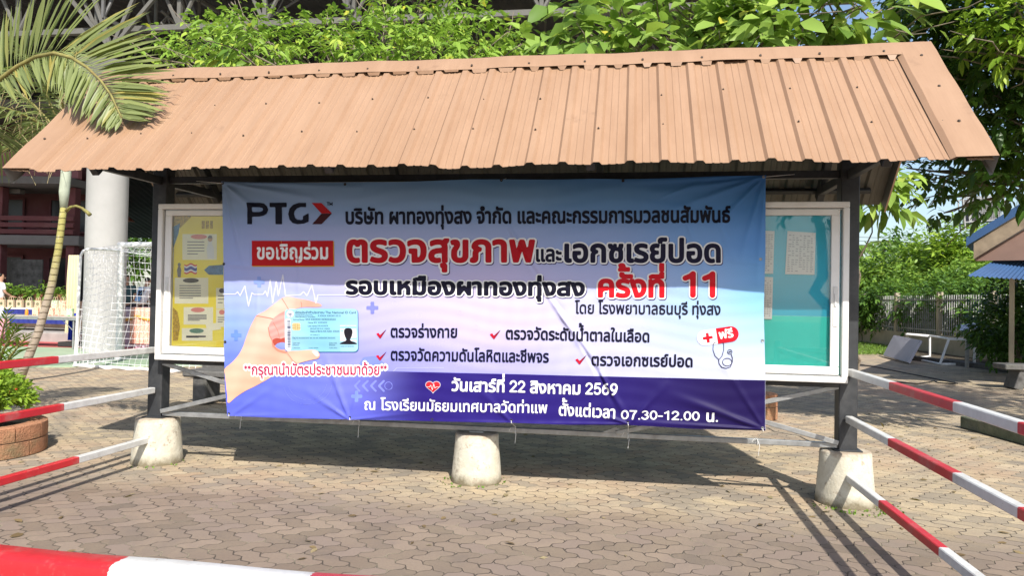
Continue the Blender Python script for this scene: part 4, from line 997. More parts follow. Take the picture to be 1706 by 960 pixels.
tree('sunlit_tree', 'sunlit yellow green branch tips hanging in front of the dark tree at right', (7.2, 1.2, 0), Y, LEAF_F, 300, .06, leaflets=(6, 9), L=.12, W=.058, droop=.4)
Y = [(*px_clump(px, py, Yd, r), 1) for px, py, Yd, r in [(1458, 318, 1.9, .13), (1468, 335, 1.9, .12), (1450, 350, 2.0, .1), (1486, 305, 1.9, .12), (1470, 290, 2.0, .14), (1440, 330, 1.95, .1)]]
tree('sapling', 'young tree with large pale leaves showing beside the right end of the roof', (onY(1409, 600, 1.95)[0], 1.95, 0), Y, LEAF_B, 420, .016, leaflets=(4, 6), L=.2, W=.11, droop=.5, twigs=False, spread=.6)

# --- palms
LOWSIDE = 1
def frond(parent, pts, n, Lf, mat, width=.028, up=None, droop=.3, tint0=.5, name='frond', fan=.7, lmin=.25, lift=.0, base=(0, 0, 0), low=1.0):
    pts = np.array(pts, float) - np.array(base); tt = np.linspace(0, 1, len(pts)); s = np.linspace(.03, 1, n)
    ev = lambda u: np.stack([np.interp(u, tt, pts[:, i]) for i in range(3)], -1)
    P0 = ev(s); T = unit(ev(np.clip(s + .02, 0, 1)) - ev(np.clip(s - .02, 0, 1)))
    out = []
    upv = np.array(up if up is not None else (0, 0, 1.0)); 
    for sg in (-1, 1):
        S_ = unit(np.cross(T, upv))*sg; U_ = np.cross(S_*sg, T)
        D = unit(S_*fan + T*(.42 + .5*s[:, None]) + U_*lift + rng.normal(size=(n, 3))*.07)
        ln = Lf*(lmin + (1 - lmin)*np.sin(np.clip(s*2.6 + .35, 0, np.pi)))*rng.uniform(.85, 1.1, n)
        if sg == LOWSIDE: ln = ln*low
        N = unit(U_ + rng.normal(size=(n, 3))*.25)
        out.append((P0, D, N, ln, np.full(n, width), np.full(n, droop)*rng.uniform(.6, 1.3, n), np.clip(rng.normal(tint0, .16, n), 0, 1)))
    P, D, N, L, W, dr, ti = [np.concatenate([o[i] for o in out]) for i in range(7)]
    V, F = leaf_arrays(P, D, N, L, W*2, dr, .25); o = leaf_mesh(name, V, F, ti, mat, parent)
    m = MB(); m.tube([tuple(q) for q in pts], list(np.linspace(.026, .006, len(pts))), 6); m.build('rachis', M['rachis'], o, smooth=True); return o
M['rachis'] = simple('palm_rachis', (.22, .2, .06), .6, .3, 12, dirt=((.18, .08, .03), .6))
def palm_bark():
    k = NT('ringed_palm_bark'); sp = k.n('SeparateXYZ'); k.l(k.co(), sp.inputs[0]); n = k.noise(12, 6, .7)
    rg = k.math('FRACT', k.math('MULTIPLY_ADD', n, .45, k.math('MULTIPLY', sp.outputs[2], 9.5)))
    c = k.mix(k.ramp(k.math('MULTIPLY_ADD', n, .5, k.math('MULTIPLY', sp.outputs[2], .3)), [(.62, 0), (.9, 1)]), (.34, .28, .22), (.33, .3, .1))
    c = k.mix(k.ramp(rg, [(0, .75), (.14, 0)]), c, (.2, .14, .07)); c = k.mix(k.ramp(n, [(.55, 0), (.7, .5)]), c, (.55, .5, .42))
    k.set(c, .85, 0, .3); k.bump(k.ramp(rg, [(0, 0), (.15, 1)]), .02, .8); return k.m
M['palm_bark'] = palm_bark()
M['crownshaft'] = simple('pale_crownshaft', (.42, .46, .36), .6, .15, 8)
# slender palm standing behind the left end of the shelter
pb = onZ(30, 636); pt = [onY(px, py, pb[1] + dy) for px, py, dy in [(30, 640, 0), (43, 606, .02), (64, 554, .05), (86, 476, .1), (97, 418, .15), (104, 364, .2), (106, 345, .25)]]
palm = thing('palm_tree', 'slender palm with a curved ringed yellowish trunk behind the left end of the roof', 'palm tree', pb, group='palm trees')
m = MB(); m.tube([q - pb for q in pt], [.075, .07, .064, .06, .056, .053, .05], 14); m.build('trunk', M['palm_bark'], palm, smooth=True)
cs = [onY(px, py, pb[1] + .25) for px, py in [(106, 347), (107, 320), (110, 290), (111, 240)]]
m = MB(); m.tube([q - pb for q in cs], [.055, .08, .08, .06], 14); m.build('crownshaft', M['crownshaft'], palm, smooth=True)
m = MB(); st = [onY(px, py, pb[1] + .1) for px, py in [(110, 352), (117, 345), (127, 343), (137, 347), (146, 354), (150, 358)]]; m.tube([q - pb for q in st], [.03, .022, .02, .022, .03, .035], 7); m.build('flower_stalk', M['rachis'], palm, smooth=True)
ch = cs[-1]
for az, el, L in [(200, 55, 2.6), (150, 40, 2.6), (95, 50, 2.4), (250, 35, 2.5), (300, 60, 2.4), (20, 60, 2.5), (180, 15, 2.4), (230, 70, 2.3), (120, 75, 2.4)]:
    d = np.array([math.cos(R(az))*math.cos(R(el)), math.sin(R(az))*math.cos(R(el)), math.sin(R(el))])
    fr_ = [ch + d*L*t + np.array([0, 0, -1])*L*.75*t**2.2*math.cos(R(el)) for t in np.linspace(0, 1, 10)]
    frond(palm, fr_, 46, .6, FROND, .018, droop=.55, tint0=.45, base=pb)
for k in range(26):                                         # hanging dry flower strings
    a = onY(rng.uniform(0, 120), rng.uniform(150, 215), pb[1] - rng.uniform(-.3, .6)); m = MB()
    m.tube([a - pb, a - pb + np.array([rng.normal()*.12, rng.normal()*.1, -.25]), a - pb + np.array([rng.normal()*.22, rng.normal()*.1, -rng.uniform(.5, 1.1)])], [.008, .006, .004], 4, False)
    if k == 0: strings = MB()
    n0 = len(strings.v); strings.v += m.v; strings.f += [tuple(i + n0 for i in f) for f in m.f]; strings.m += m.m
strings.build('flower_strings', simple('dry_stalk', (.33, .27, .14), .9), palm)
# big palm just out of the picture on the left; its near frond arches over the roof corner
pc = np.array([-5.7, -.1, 0]); palm2 = thing('palm_tree', 'big arching grey green palm frond reaching over the left roof corner', 'palm tree', pc, group='palm trees')
m = MB(); m.tube([(0, 0, 0), (.05, .02, 1.2), (.02, 0, 2.3), (.1, -.02, 2.75)], [.2, .16, .15, .13], 14); m.build('trunk', M['palm_bark'], palm2, smooth=True)
arc_ = [np.array([-5.6, -.1, 2.75])] + [onY(px, py, Yd) for px, py, Yd in [(-60, 175, -.2), (0, 132, -.3), (30, 110, -.35), (60, 94, -.4), (90, 88, -.45), (120, 96, -.5), (145, 112, -.54), (168, 134, -.58), (185, 158, -.62), (194, 178, -.66), (203, 196, -.7)]]
frond(palm2, arc_, 92, .8, FROND, .021, up=(.25, -1, .22), droop=.1, tint0=.62, fan=.95, lmin=.14, base=pc, lift=.1, low=.55)
for az, el, L in [(150, 50, 2.2), (210, 40, 2.2), (100, 45, 2.0), (260, 50, 2.0), (60, 62, 1.9)]:
    c0 = np.array([-5.6, -.1, 2.75]); d = np.array([math.cos(R(az))*math.cos(R(el)), math.sin(R(az))*math.cos(R(el)), math.sin(R(el))])
    frond(palm2, [c0 + d*L*t + np.array([0, 0, -1])*L*.7*t**2.2*math.cos(R(el)) for t in np.linspace(0, 1, 10)], 46, .6, FROND, .02, droop=.4, base=pc)
# young palm beside the planter
py_ = onZ(-8, 690); yp_ = thing('young_palm', 'small young palm with stiff yellow green leaflets at the left edge behind the planter', 'plant', py_)
for a, b, L in [((-15, 640), (28, 545), 0), ((-10, 650), (44, 560), 0), ((-12, 650), (12, 520), 0), ((-15, 640), (25, 600), 0), ((-8, 660), (20, 628), 0)]:
    p0, p1 = onY(*a, py_[1]), onY(*b, py_[1] - .15); md = (p0 + p1)/2 + np.array([0, 0, .08])
    frond(yp_, [p0, md, p1], 16, .26, LEAF_F, .012, droop=.15, tint0=.4, base=py_, fan=.55)

# --- clipped shrub in a round brick planter
def brick_ring():
    k = NT('red_brick_planter'); co = k.co('UV'); b = k.n('TexBrick'); b.inputs['Scale'].default_value = 1; b.inputs['Mortar Size'].default_value = .018
    b.inputs['Brick Width'].default_value = .5; b.inputs['Row Height'].default_value = .25
    return k
M['brick'] = simple('weathered_orange_brick', (.42, .2, .11), .9, .3, 7, bump=.02, dirt=((.14, .15, .08), .8))
M['mortar'] = simple('mortar', (.26, .22, .17), .9, .2, 12)
M['soil'] = simple('dark_soil', (.07, .05, .035), .95, .4, 20, bump=.03)
def planter(loc, r, label, rows=2, n=12, h=.165):
    t = thing('brick_planter', label, 'planter', loc)
    core = MB(); core.lathe((0, 0, 0), [(r - .02, 0), (r - .02, rows*h - .01), (r - .15, rows*h - .01), (r - .15, rows*h - .08)], 48); core.build('mortar_ring', M['mortar'], t)
    m = MB()
    for j in range(rows):
        for i in range(n):
            a0 = 2*math.pi*(i + .5*(j % 2))/n + .012; a1 = 2*math.pi*(i + 1 + .5*(j % 2))/n - .012; vs = []; k = 6
            for s in range(k + 1):
                a = a0 + (a1 - a0)*s/k
                for rr, z in ((r - .14, j*h + .008), (r, j*h + .008), (r + .003, j*h + h*.5), (r, (j + 1)*h - .006), (r - .012, (j + 1)*h), (r - .14, (j + 1)*h)): vs.append((math.cos(a)*rr, math.sin(a)*rr, z))
            fs = [(s*6 + q, (s + 1)*6 + q, (s + 1)*6 + (q + 1) % 6, s*6 + (q + 1) % 6) for s in range(k) for q in range(6)] + [tuple(range(5, -1, -1)), tuple(k*6 + q for q in range(6))]
            m.add(vs, fs)
    auto_smooth(m.build('brick_ring', M['brick'], t), 40)
    s_ = MB(); s_.lathe((0, 0, 0), [(0, rows*h - .05), (r*.5, rows*h - .04), (r - .14, rows*h - .07)], 30); s_.build('soil', M['soil'], t); return t
pz = onZ(75, 746); vd_ = unit(pz[:2] - CAM[:2]); pl_c = np.array([pz[0] - .52*vd_[1], pz[1] + .52*vd_[0], 0])
planter(pl_c, .54, 'round planter of orange bricks holding a clipped green shrub at the left', h=.14)
def bush(name, label, c, dims, n, mat, L, W, group=None, cat='shrub', flower=None, droop=.2):
    t = thing(name, label, cat, c, group=group); out = []
    d = rdir(n); d[:, 2] = np.abs(d[:, 2])*1.0 - .25*(rng.random(n)); rad = rng.uniform(.55, 1.02, (n, 1)); lump = 1 + .16*np.sin(d[:, 0:1]*7 + 1)*np.sin(d[:, 1:2]*6 + d[:, 2:]*5)
    P = d*rad*lump*np.array(dims)/np.array([1, 1, 1]) + np.array([0, 0, dims[2]*.9])
    k = 5
    for i in range(k):
        D = unit(d*.7 + rng.normal(size=(n, 3))*.55 + np.array([0, 0, .25])); N = unit(d + rng.normal(size=(n, 3))*.4); ln = L*rng.uniform(.7, 1.2, n)
        out.append((P + rng.normal(size=(n, 3))*L*.2, D, N, ln, ln*W/L, np.full(n, droop), np.clip(rng.normal(.5, .22, n), 0, .94)))
    crown('crown', out, mat, t)
    m = MB()
    for _ in range(7): limb(m, rng.normal(size=3)*.06*np.array([1, 1, 0]), d[rng.integers(n)]*np.array(dims)*.7 + np.array([0, 0, dims[2]*.9]), .016, .006, 5)
    m.build('stem', M['twig'], t, smooth=True)
    if flower is not None:
        f = MB()
        for i in rng.integers(0, n, 14):
            if d[i, 1] < .2:
                for _ in range(7): f.box(P[i]*1.03 + rng.normal(size=3)*.02, (.022, .022, .01))
        f.build('flowers', flower, t)
    return t
bush('clipped_shrub', 'rounded small leaved green shrub with a few red flowers growing in the brick planter', (pl_c[0], pl_c[1], .22), (.4, .4, .3), 1300, LEAF_F, .062, .026, flower=simple('red_flower', (.6, .06, .03), .6))
pz2 = onZ(1292, 700); planter((pz2[0] - .2, pz2[1] + .1, 0), .24, 'small round orange brick planter behind the right corner of the banner', n=8)

# tree standing behind the photographer, mirrored in the glass of the notice boards
tree('yard_tree', 'tall leafy tree standing across the yard, opposite the notice boards', (7.5, -19, 0), [(5.5, -18, 6, 1.6, .8), (8.0, -18.5, 7, 1.9, .8), (6.5, -20, 8.2, 1.9, .8), (9.5, -20, 6.2, 1.7, .8), (4.6, -20, 7.2, 1.5, .8), (7.2, -17.5, 5, 1.3, .8)], LEAF_D, 36, .22, leaflets=(5, 8), L=.3, W=.14, droop=.35)
# ------------------------------------------------------------------ court and hall on the left
M['green_court'] = simple('green_court_paint', (.3, .4, .27), .8, .15, 2, dirt=((.45, .42, .32), .6))
M['red_court'] = simple('red_court_paint', (.5, .1, .1), .8, .15, 2, dirt=((.35, .2, .17), .5))
M['concrete'] = simple('smooth_grey_concrete', (.42, .41, .4), .75, .06, 2, bump=.003, dirt=((.36, .35, .33), .4))
M['step'] = simple('step_concrete', (.34, .32, .3), .85, .15, 4)
e0, e1 = onZ(20, 613)[:2], onZ(372, 611)[:2]; ed = (e1 - e0)/np.linalg.norm(e1 - e0)
L0, L1 = e0 - ed*30, e1 + ed*4
m = MB(); m.prism([tuple(L0), tuple(L1), (L1[0] + 1, 60), (-60, 60)], -.02, .03); tag(m.build('court_floor', M['green_court']), kind='structure')
r0, r1 = onZ(20, 584), onZ(125, 582); 
m = MB(); m.quad((r0[0] - 25, r0[1] - 1.5, .034), (r1[0] - .4, r1[1], .034), (r1[0] + 6, r1[1] + .6, .034), (r1[0] + 6, 40, .034), (-50, 40, .034)); tag(m.build('red_court_area', M['red_court']), kind='structure')
m = MB(); m.bbox((-28, 22, .15), (44, 18.6, .3), .02); tag(m.build('raised_walkway', M['step']), kind='structure')
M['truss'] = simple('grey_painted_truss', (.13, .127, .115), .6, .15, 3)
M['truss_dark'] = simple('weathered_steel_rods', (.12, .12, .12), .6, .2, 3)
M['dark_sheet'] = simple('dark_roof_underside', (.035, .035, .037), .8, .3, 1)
hall = thing('sports_hall', 'huge open sports hall roof with steel trusses on a thick round concrete column', 'sports hall', (0, 0, 0))
cb = onZ(172, 587); m = MB(); m.lathe((cb[0], cb[1], .03), [(.47, 0), (.47, 5.6), (.49, 5.65)], 48); auto_smooth(m.build('column', M['concrete'], hall), 40)
m = MB(); m.lathe((cb[0], cb[1], 5.68), [(.5, 0), (.78, .9), (.8, 1.5)], 32); auto_smooth(m.build('column_head', M['truss'], hall), 40)
def lattice(p0, p1, hgt, n, rc, rw, mat, name):
    p0, p1 = np.array(p0, float), np.array(p1, float); up = np.array([0, 0, hgt]); m = MB()
    m.beam(p0, p1, rc*2, rc*2); m.beam(p0 + up, p1 + up, rc*2, rc*2)
    for i in range(n):
        a = p0 + (p1 - p0)*i/n; b = p0 + (p1 - p0)*(i + 1)/n; c = (a + b)/2
        m.beam(a, a + up, rw*2, rw*2); m.tube([a, c + up], rw, 6); m.tube([c + up, b], rw, 6)
    return m.build(name, mat, hall)
TY = cb[1]; zt = onY(320, 36, TY)[2]
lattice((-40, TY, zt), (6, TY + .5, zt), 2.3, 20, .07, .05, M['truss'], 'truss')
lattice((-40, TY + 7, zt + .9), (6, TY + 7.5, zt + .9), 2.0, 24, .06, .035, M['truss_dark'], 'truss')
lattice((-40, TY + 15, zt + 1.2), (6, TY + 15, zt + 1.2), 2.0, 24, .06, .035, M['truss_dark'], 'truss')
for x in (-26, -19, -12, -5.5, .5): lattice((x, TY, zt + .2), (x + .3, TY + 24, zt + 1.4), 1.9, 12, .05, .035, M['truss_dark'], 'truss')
for a, b in (((268, 38), (352, 112)), ((352, 112), (470, 180)), ((330, 60), (300, -30)), ((430, 40), (560, -40))):
    p, q = onY(*a, TY + .6), onY(*b, TY + 2); m = MB(); d = np.array([0, .0, .16])
    m.beam(p, q, .05, .05); m.beam(p + d*2, q + d*2, .05, .05)
    for i in range(9): m.tube([p + (q - p)*i/9 + (d*2 if i % 2 else 0), p + (q - p)*(i + 1)/9 + (0 if i % 2 else d*2)], .018, 5)
    m.build('strut', M['truss'], hall)
for dx, dz in ((-2.6, 2.3), (-1.2, 2.4), (1.4, 2.4), (2.6, 2.2)):
    m = MB(); m.beam((cb[0], TY, zt - .6), (cb[0] + dx, TY, zt + dz), .09, .09); m.build('strut', M['truss'], hall)
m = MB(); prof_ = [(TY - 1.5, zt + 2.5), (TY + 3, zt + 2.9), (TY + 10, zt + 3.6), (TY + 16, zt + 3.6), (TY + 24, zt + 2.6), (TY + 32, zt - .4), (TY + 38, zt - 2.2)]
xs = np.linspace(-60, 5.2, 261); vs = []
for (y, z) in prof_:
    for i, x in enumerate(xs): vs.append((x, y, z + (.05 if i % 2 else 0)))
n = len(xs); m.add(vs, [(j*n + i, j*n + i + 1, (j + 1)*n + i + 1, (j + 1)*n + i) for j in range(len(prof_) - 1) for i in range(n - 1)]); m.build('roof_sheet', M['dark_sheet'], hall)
m = MB(); m.bbox((-1.6, TY + 34, 5.5), (9, .2, 7), .02); m.bbox((-1.6, TY + 33.8, 5.5), (.3, .2, 7), .02); m.build('end_wall', M['truss_dark'], hall)

# ------------------------------------------------------------------ pink school building in the shade
M['pink_wall'] = simple('shaded_pink_render', (.12, .04, .047), .85, .12, 1.5, dirt=((.2, .12, .12), .4))  # wall pink darkened, the hall roof's shade put into the colour
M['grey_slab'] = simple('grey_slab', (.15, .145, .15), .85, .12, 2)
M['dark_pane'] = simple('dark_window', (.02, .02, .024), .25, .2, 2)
BY = 19.0; bx1 = onY(134, 400, BY)[0]; Lb = 18
bl = thing('school_building', 'two storey pink school building in deep shade with grey slab edges and slotted parapets', 'building', (bx1, BY, 0), R(7))
z1 = onY(100, 402, BY)[2]; z2 = onY(60, 306, BY)[2]
def bb(name, x0, x1, y0, y1, za, zb_, mat, b=.01): m = MB(); m.bbox(((x0 + x1)/2, (y0 + y1)/2, (za + zb_)/2), (x1 - x0, y1 - y0, zb_ - za), b); return m.build(name, mat, bl)
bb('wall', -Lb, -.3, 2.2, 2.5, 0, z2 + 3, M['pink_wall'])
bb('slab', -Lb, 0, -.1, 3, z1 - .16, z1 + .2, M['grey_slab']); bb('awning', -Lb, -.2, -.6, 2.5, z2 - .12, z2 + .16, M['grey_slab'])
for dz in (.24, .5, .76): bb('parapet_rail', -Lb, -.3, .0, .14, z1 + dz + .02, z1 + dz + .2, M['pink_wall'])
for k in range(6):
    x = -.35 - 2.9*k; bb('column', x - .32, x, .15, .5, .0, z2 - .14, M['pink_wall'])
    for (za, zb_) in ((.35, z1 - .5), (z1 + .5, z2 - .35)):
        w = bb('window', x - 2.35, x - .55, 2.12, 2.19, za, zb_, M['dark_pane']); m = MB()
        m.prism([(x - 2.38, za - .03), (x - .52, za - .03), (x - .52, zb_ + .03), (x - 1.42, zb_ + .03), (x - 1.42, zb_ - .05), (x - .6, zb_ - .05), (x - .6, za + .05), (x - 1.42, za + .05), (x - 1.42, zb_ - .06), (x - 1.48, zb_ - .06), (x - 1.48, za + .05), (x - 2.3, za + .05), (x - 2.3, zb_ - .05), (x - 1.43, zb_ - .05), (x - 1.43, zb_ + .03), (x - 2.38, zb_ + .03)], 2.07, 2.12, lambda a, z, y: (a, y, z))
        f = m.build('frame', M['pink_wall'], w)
bb('upper_parapet', -Lb, -.2, .05, .3, z2 + .2, z2 + 1.2, simple('sunlit_pink_render', (.3, .13, .155), .85)); bb('roof', -Lb, 0, -.5, 3.5, z2 + 2.8, z2 + 3.1, M['grey_slab'])  # parapet pink is the wall pink lightened as if sunlit
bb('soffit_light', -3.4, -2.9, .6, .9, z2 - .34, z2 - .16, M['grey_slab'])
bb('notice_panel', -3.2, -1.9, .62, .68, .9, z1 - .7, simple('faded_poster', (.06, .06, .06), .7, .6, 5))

# ------------------------------------------------------------------ far pale house and trees seen between
fh = thing('house', 'small far pale house with pink and blue cloths seen between building and column', 'house', (onY(122, 380, 40)[0], 40, 0))
m = MB(); m.bbox((0, 1, 3.4), (4.4, .3, 6.8), .02); m.build('wall', M['white_metal'], fh)
for x, z, c, nm in ((-.6, 6.2, (.6, .22, .4), 'pink_cloth'), (-.2, 3.2, (.62, .25, .3), 'pink_cloth'), (.75, 3.6, (.2, .45, .6), 'blue_cloth_hanging'), (.5, 6.3, (.35, .4, .45), 'shutter')):
    m = MB(); m.bbox((x, .8, z), (.75, .05, 1.7), .01); m.build(nm, simple(nm, c, .8), fh)
m = MB(); m.prism([(-2.6, 6.8), (2.6, 6.8), (0, 8.6)], -.4, 3, lambda x, z, y: (x, y, z)); m.build('roof', simple('red_far_roof', (.4, .12, .08), .8), fh)
def far_tree(name, label, px, py, Yd, r, leaf, n, L, group=None, squash=.8, base_py=None, tr=.14):
    c = onY(px, py, Yd); cl = []
    for k in range(9):
        d = rdir(1)[0]; cl.append((c[0] + d[0]*r*.62, c[1] + d[1]*r*.5, c[2] + d[2]*r*.6*squash, r*rng.uniform(.38, .55), 1))
    cl.append((c[0], c[1], c[2], r*.6, 1))
    per = n/sum(q[3]**2 for q in cl)
    return tree(name, label, (c[0], c[1], 0), cl, leaf, per, tr, group=group, leaflets=(4, 7), L=L, W=L*.42, droop=.25, twigs=False)
far_tree('tree', 'dark leaved tree seen through the goal net behind the jersey', 228, 405, 64, 4.4, LEAF_E, 700, .7)
far_tree('tree', 'small dark tree in front of the far pale house', 128, 385, 34, 1.25, LEAF_E, 260, .3)

# ------------------------------------------------------------------ football goal
G0 = onZ(197, 602); Gb = onZ(125, 612); gd = np.array([.995, -.1, 0]); GL_ = 5.0
ztop = onY(197, 408, G0[1])[2]; zbk = onY(145, 414, Gb[1] + .25)[2]
goal = thing('football_goal', 'white football goal with a loose white net standing before the round column', 'goal', G0)
gp = lambda p: np.array(p) - G0
m = MB(); m.tube([gp((*G0[:2], 0)), gp((*G0[:2], ztop))], .06, 12); m.build('post', M['white_metal'], goal, smooth=False)
e_ = G0 + gd*GL_
m = MB(); m.tube([gp((*e_[:2], 0)), gp((*e_[:2], ztop))], .06, 12); m.build('post', M['white_metal'], goal)
m = MB(); m.tube([gp((G0[0] - .06, G0[1], ztop)), gp((e_[0] + .06, e_[1], ztop))], .06, 12); m.build('crossbar', M['white_metal'], goal)
bt = onY(142, 414, Gb[1] + .3); k1 = bt + np.array([.02, .04, 0])
def side(o_):
    m = MB(); pth = [Gb + o_, np.array([bt[0] - .1, bt[1], zbk - .15]) + o_, np.array([bt[0] - .07, bt[1] + .03, zbk - .05]) + o_, np.array([bt[0], bt[1] + .1, zbk]) + o_, np.array([G0[0], G0[1], ztop - .12]) + o_]
    m.tube([gp(q) for q in pth], .028, 8); m.tube([gp(Gb + o_ + np.array([0, 0, .03])), gp(np.array([G0[0], G0[1], .03]) + o_)], .028, 8); return m.build('side_frame', M['white_metal'], goal)
side(np.zeros(3)); side(gd*GL_)
m = MB(); m.tube([gp(Gb + np.array([0, 0, .03])), gp(Gb + gd*GL_ + np.array([0, 0, .03]))], .028, 8); m.build('ground_bar', M['white_metal'], goal)
m = MB()
def net_patch(c00, c10, c11, c01, nu, nv, sag):
    c00, c10, c11, c01 = [np.array(q, float) for q in (c00, c10, c11, c01)]
    ph = rng.uniform(0, 6, 4)
    def P(u, v):
        q = (c00*(1 - u) + c10*u)*(1 - v) + (c01*(1 - u) + c11*u)*v; w = math.sin(math.pi*u)*math.sin(math.pi*v)
        return gp(q + sag*w + np.array([.05*math.sin(v*7 + ph[0] + u*4), .04*math.sin(u*9 + ph[1]), .045*math.sin(u*8 + v*5 + ph[2])])*min(1, 4*w))
    for i in range(nu + 1): m.tube([P(i/nu, j/12) for j in range(13)], .0034, 3, False)
    for j in range(nv + 1): m.tube([P(i/14, j/nv) for i in range(15)], .0034, 3, False)
bt2 = np.array([bt[0], bt[1] + .1, zbk])
net_patch(Gb, (*G0[:2], 0.03), (*G0[:2], ztop), bt2, 11, 18, np.array([.05, -.05, 0]))
net_patch(Gb + gd*.02, Gb + gd*GL_, bt2 + gd*GL_, bt2, 36, 18, np.array([0, .25, -.1]))
net_patch(bt2, bt2 + gd*GL_, (*(G0 + gd*GL_)[:2], ztop), (*G0[:2], ztop), 34, 9, np.array([0, 0, -.2]))
m.tube([gp(Gb + gd*t + np.array([0, -.05 + .05*math.sin(t*5), .03 + .02*math.sin(t*13)])) for t in np.linspace(0, GL_, 50)], .02, 5); m.build('net', simple('white_net_cord', (.8, .8, .8), .8), goal)

# ------------------------------------------------------------------ tables, cloths, bags
M['table_top'] = simple('worn_table_top', (.36, .33, .3), .6, .2, 6); M['navy_cloth'] = simple('navy_skirt', (.02, .03, .2), .7, .2, 5)
def folding_table(loc, w, d, h, label):
    t = thing('folding_table', label, 'table', loc)
    m = MB(); m.bbox((0, 0, h - .02), (w, d, .04), .006); m.build('table_top', M['table_top'], t)
    m = MB(); m.bbox((0, -d/2 + .02, h - .07), (w - .1, .02, .06), .003); m.build('apron', M['grey_steel'], t)
    for sx in (-1, 1):
        for sy in (-1, 1):
            m = MB(); m.tube([(sx*(w/2 - .22), sy*(d/2 - .06), 0), (sx*(w/2 - .22), sy*(d/2 - .06), h - .04)], .025, 8); m.build('leg', M['grey_steel'], t)
        m = MB(); m.tube([(sx*(w/2 - .22), -d/2 + .06, h*.55), (sx*(w/2 - .6), -d/2 + .06, h - .05)], .012, 6); m.build('brace', M['grey_steel'], t)
    return t
T1Y = 10.6; q0, q1 = onY(-40, 527, T1Y), onY(132, 525, T1Y); h1 = (q0[2] + q1[2])/2
folding_table(((q0[0] + q1[0])/2, T1Y + .4, .034), q1[0] - q0[0], .75, h1 - .034, 'long grey folding table on steel legs in front of the gift bags')
T2Y = 13.4; p0, p1 = onY(-45, 514, T2Y), onY(124, 513, T2Y); h2 = (p0[2] + p1[2])/2
t2 = thing('skirted_table', 'white topped table with a dark blue skirt behind the folding table', 'table', ((p0[0] + p1[0])/2, T2Y + .35, .3))
m = MB(); m.bbox((0, 0, h2 - .32), (p1[0] - p0[0], .7, .04), .006); m.build('table_top', M['white_metal'], t2)
m = MB(); w2 = (p1[0] - p0[0])/2 - .03; N_ = 90; vs = []
for i in range(N_ + 1):
    x = -w2 + 2*w2*i/N_; b = .018*math.sin(i*1.3)
    vs += [(x, -.34 + b*.3, h2 - .345), (x, -.35 + b, .22)]
m.add(vs, [(2*i, 2*i + 1, 2*i + 3, 2*i + 2) for i in range(N_)]); m.build('skirt', M['navy_cloth'], t2, smooth=True)
for sx in (-1, 1):
    m = MB(); m.bbox((sx*(w2 - .1), 0, (h2 - .34)/2), (.05, .05, h2 - .34), .004); m.build('leg', M['grey_steel'], t2)
def bag_pattern(name, c1, c2, sc_):
    k = NT(name); v = k.n('TexVoronoi'); v.inputs['Scale'].default_value = sc_; k.l(k.co(), v.inputs['Vector'])
    k.set(k.mix(k.ramp(v.outputs['Distance'], [(.3, 0), (.42, 1)]), c1, c2), .7); return k.m
M['kraft'] = simple('kraft_paper', (.52, .42, .28), .8, .08, 8)
BAG = {'green': bag_pattern('green_pattern_paper', (.1, .42, .12), (.6, .62, .45), 26), 'red': bag_pattern('red_pattern_paper', (.62, .14, .1), (.66, .5, .36), 24), 'orange': bag_pattern('orange_pattern_paper', (.66, .26, .1), (.7, .5, .36), 22)}
M['emblem'] = simple('dark_round_emblem', (.12, .14, .07), .7)
def gift_bag(px, py0, py1, Yd, kind, label, z0):
    c = onY(px, py1, Yd); h = onY(px, py0, Yd)[2] - c[2]; w = h*.82; t = thing('gift_bag', label, 'gift bag', (c[0], Yd, z0), rng.uniform(-.15, .15), 'gift bags set out on the tables')
    m = MB(); m.bbox((0, 0, h/2), (w, w*.45, h), .004, Matrix.Diagonal((1, 1, 1))); m.build('body', M['kraft'] if kind == 'kraft' else BAG[kind], t)
    for sy in (-1, 1):
        m = MB(); m.tube([(-w*.22, sy*w*.2, h - .01), (-w*.18, sy*w*.2, h*1.3), (0, sy*w*.2, h*1.42), (w*.18, sy*w*.2, h*1.3), (w*.22, sy*w*.2, h - .01)], .007, 5); m.build('handle', M['kraft'], t)
    if kind == 'kraft': m = MB(); m.tube([(0, -w*.228, h*.52), (0, -w*.238, h*.52)], w*.24, 14); m.build('emblem', M['emblem'], t)
words = ['leftmost kraft gift bag, cut by the left picture edge', 'kraft gift bag with round emblem, second from the left on the skirted table', 'kraft gift bag with round emblem, third from the left on the skirted table', 'kraft gift bag with emblem just left of the palm trunk, fourth in its row', 'kraft gift bag with emblem touching the palm trunk, fifth in its row']
zt2 = h2
for px, wd in zip((4, 18.5, 33, 49, 64), words): gift_bag(px, 500, 513, T2Y + .15, 'kraft', wd, zt2)
for px, kd, wd in ((78, 'red', 'red patterned gift bag half behind the palm trunk'), (92, 'green', 'green patterned gift bag just right of the palm trunk in the back row'), (105, 'red', 'red patterned gift bag between two green ones in the back row'), (117, 'green', 'green patterned gift bag at the right end of the back row')): gift_bag(px, 499, 513, T2Y + .15, kd, wd, zt2)
for px, kd, wd in ((60, 'orange', 'orange patterned gift bag left of the palm trunk on the folding table'), (72, 'orange', 'orange patterned gift bag partly behind the palm trunk on the folding table'), (86, 'red', 'red patterned gift bag right of the palm trunk on the folding table'), (97, 'red', 'red patterned gift bag in the middle of the front row right of the trunk'), (107, 'red', 'red patterned gift bag next to the green one in the front row'), (117, 'green', 'green patterned gift bag at the right end of the front row')): gift_bag(px, 512, 525, T1Y + .35, kd, wd, h1)
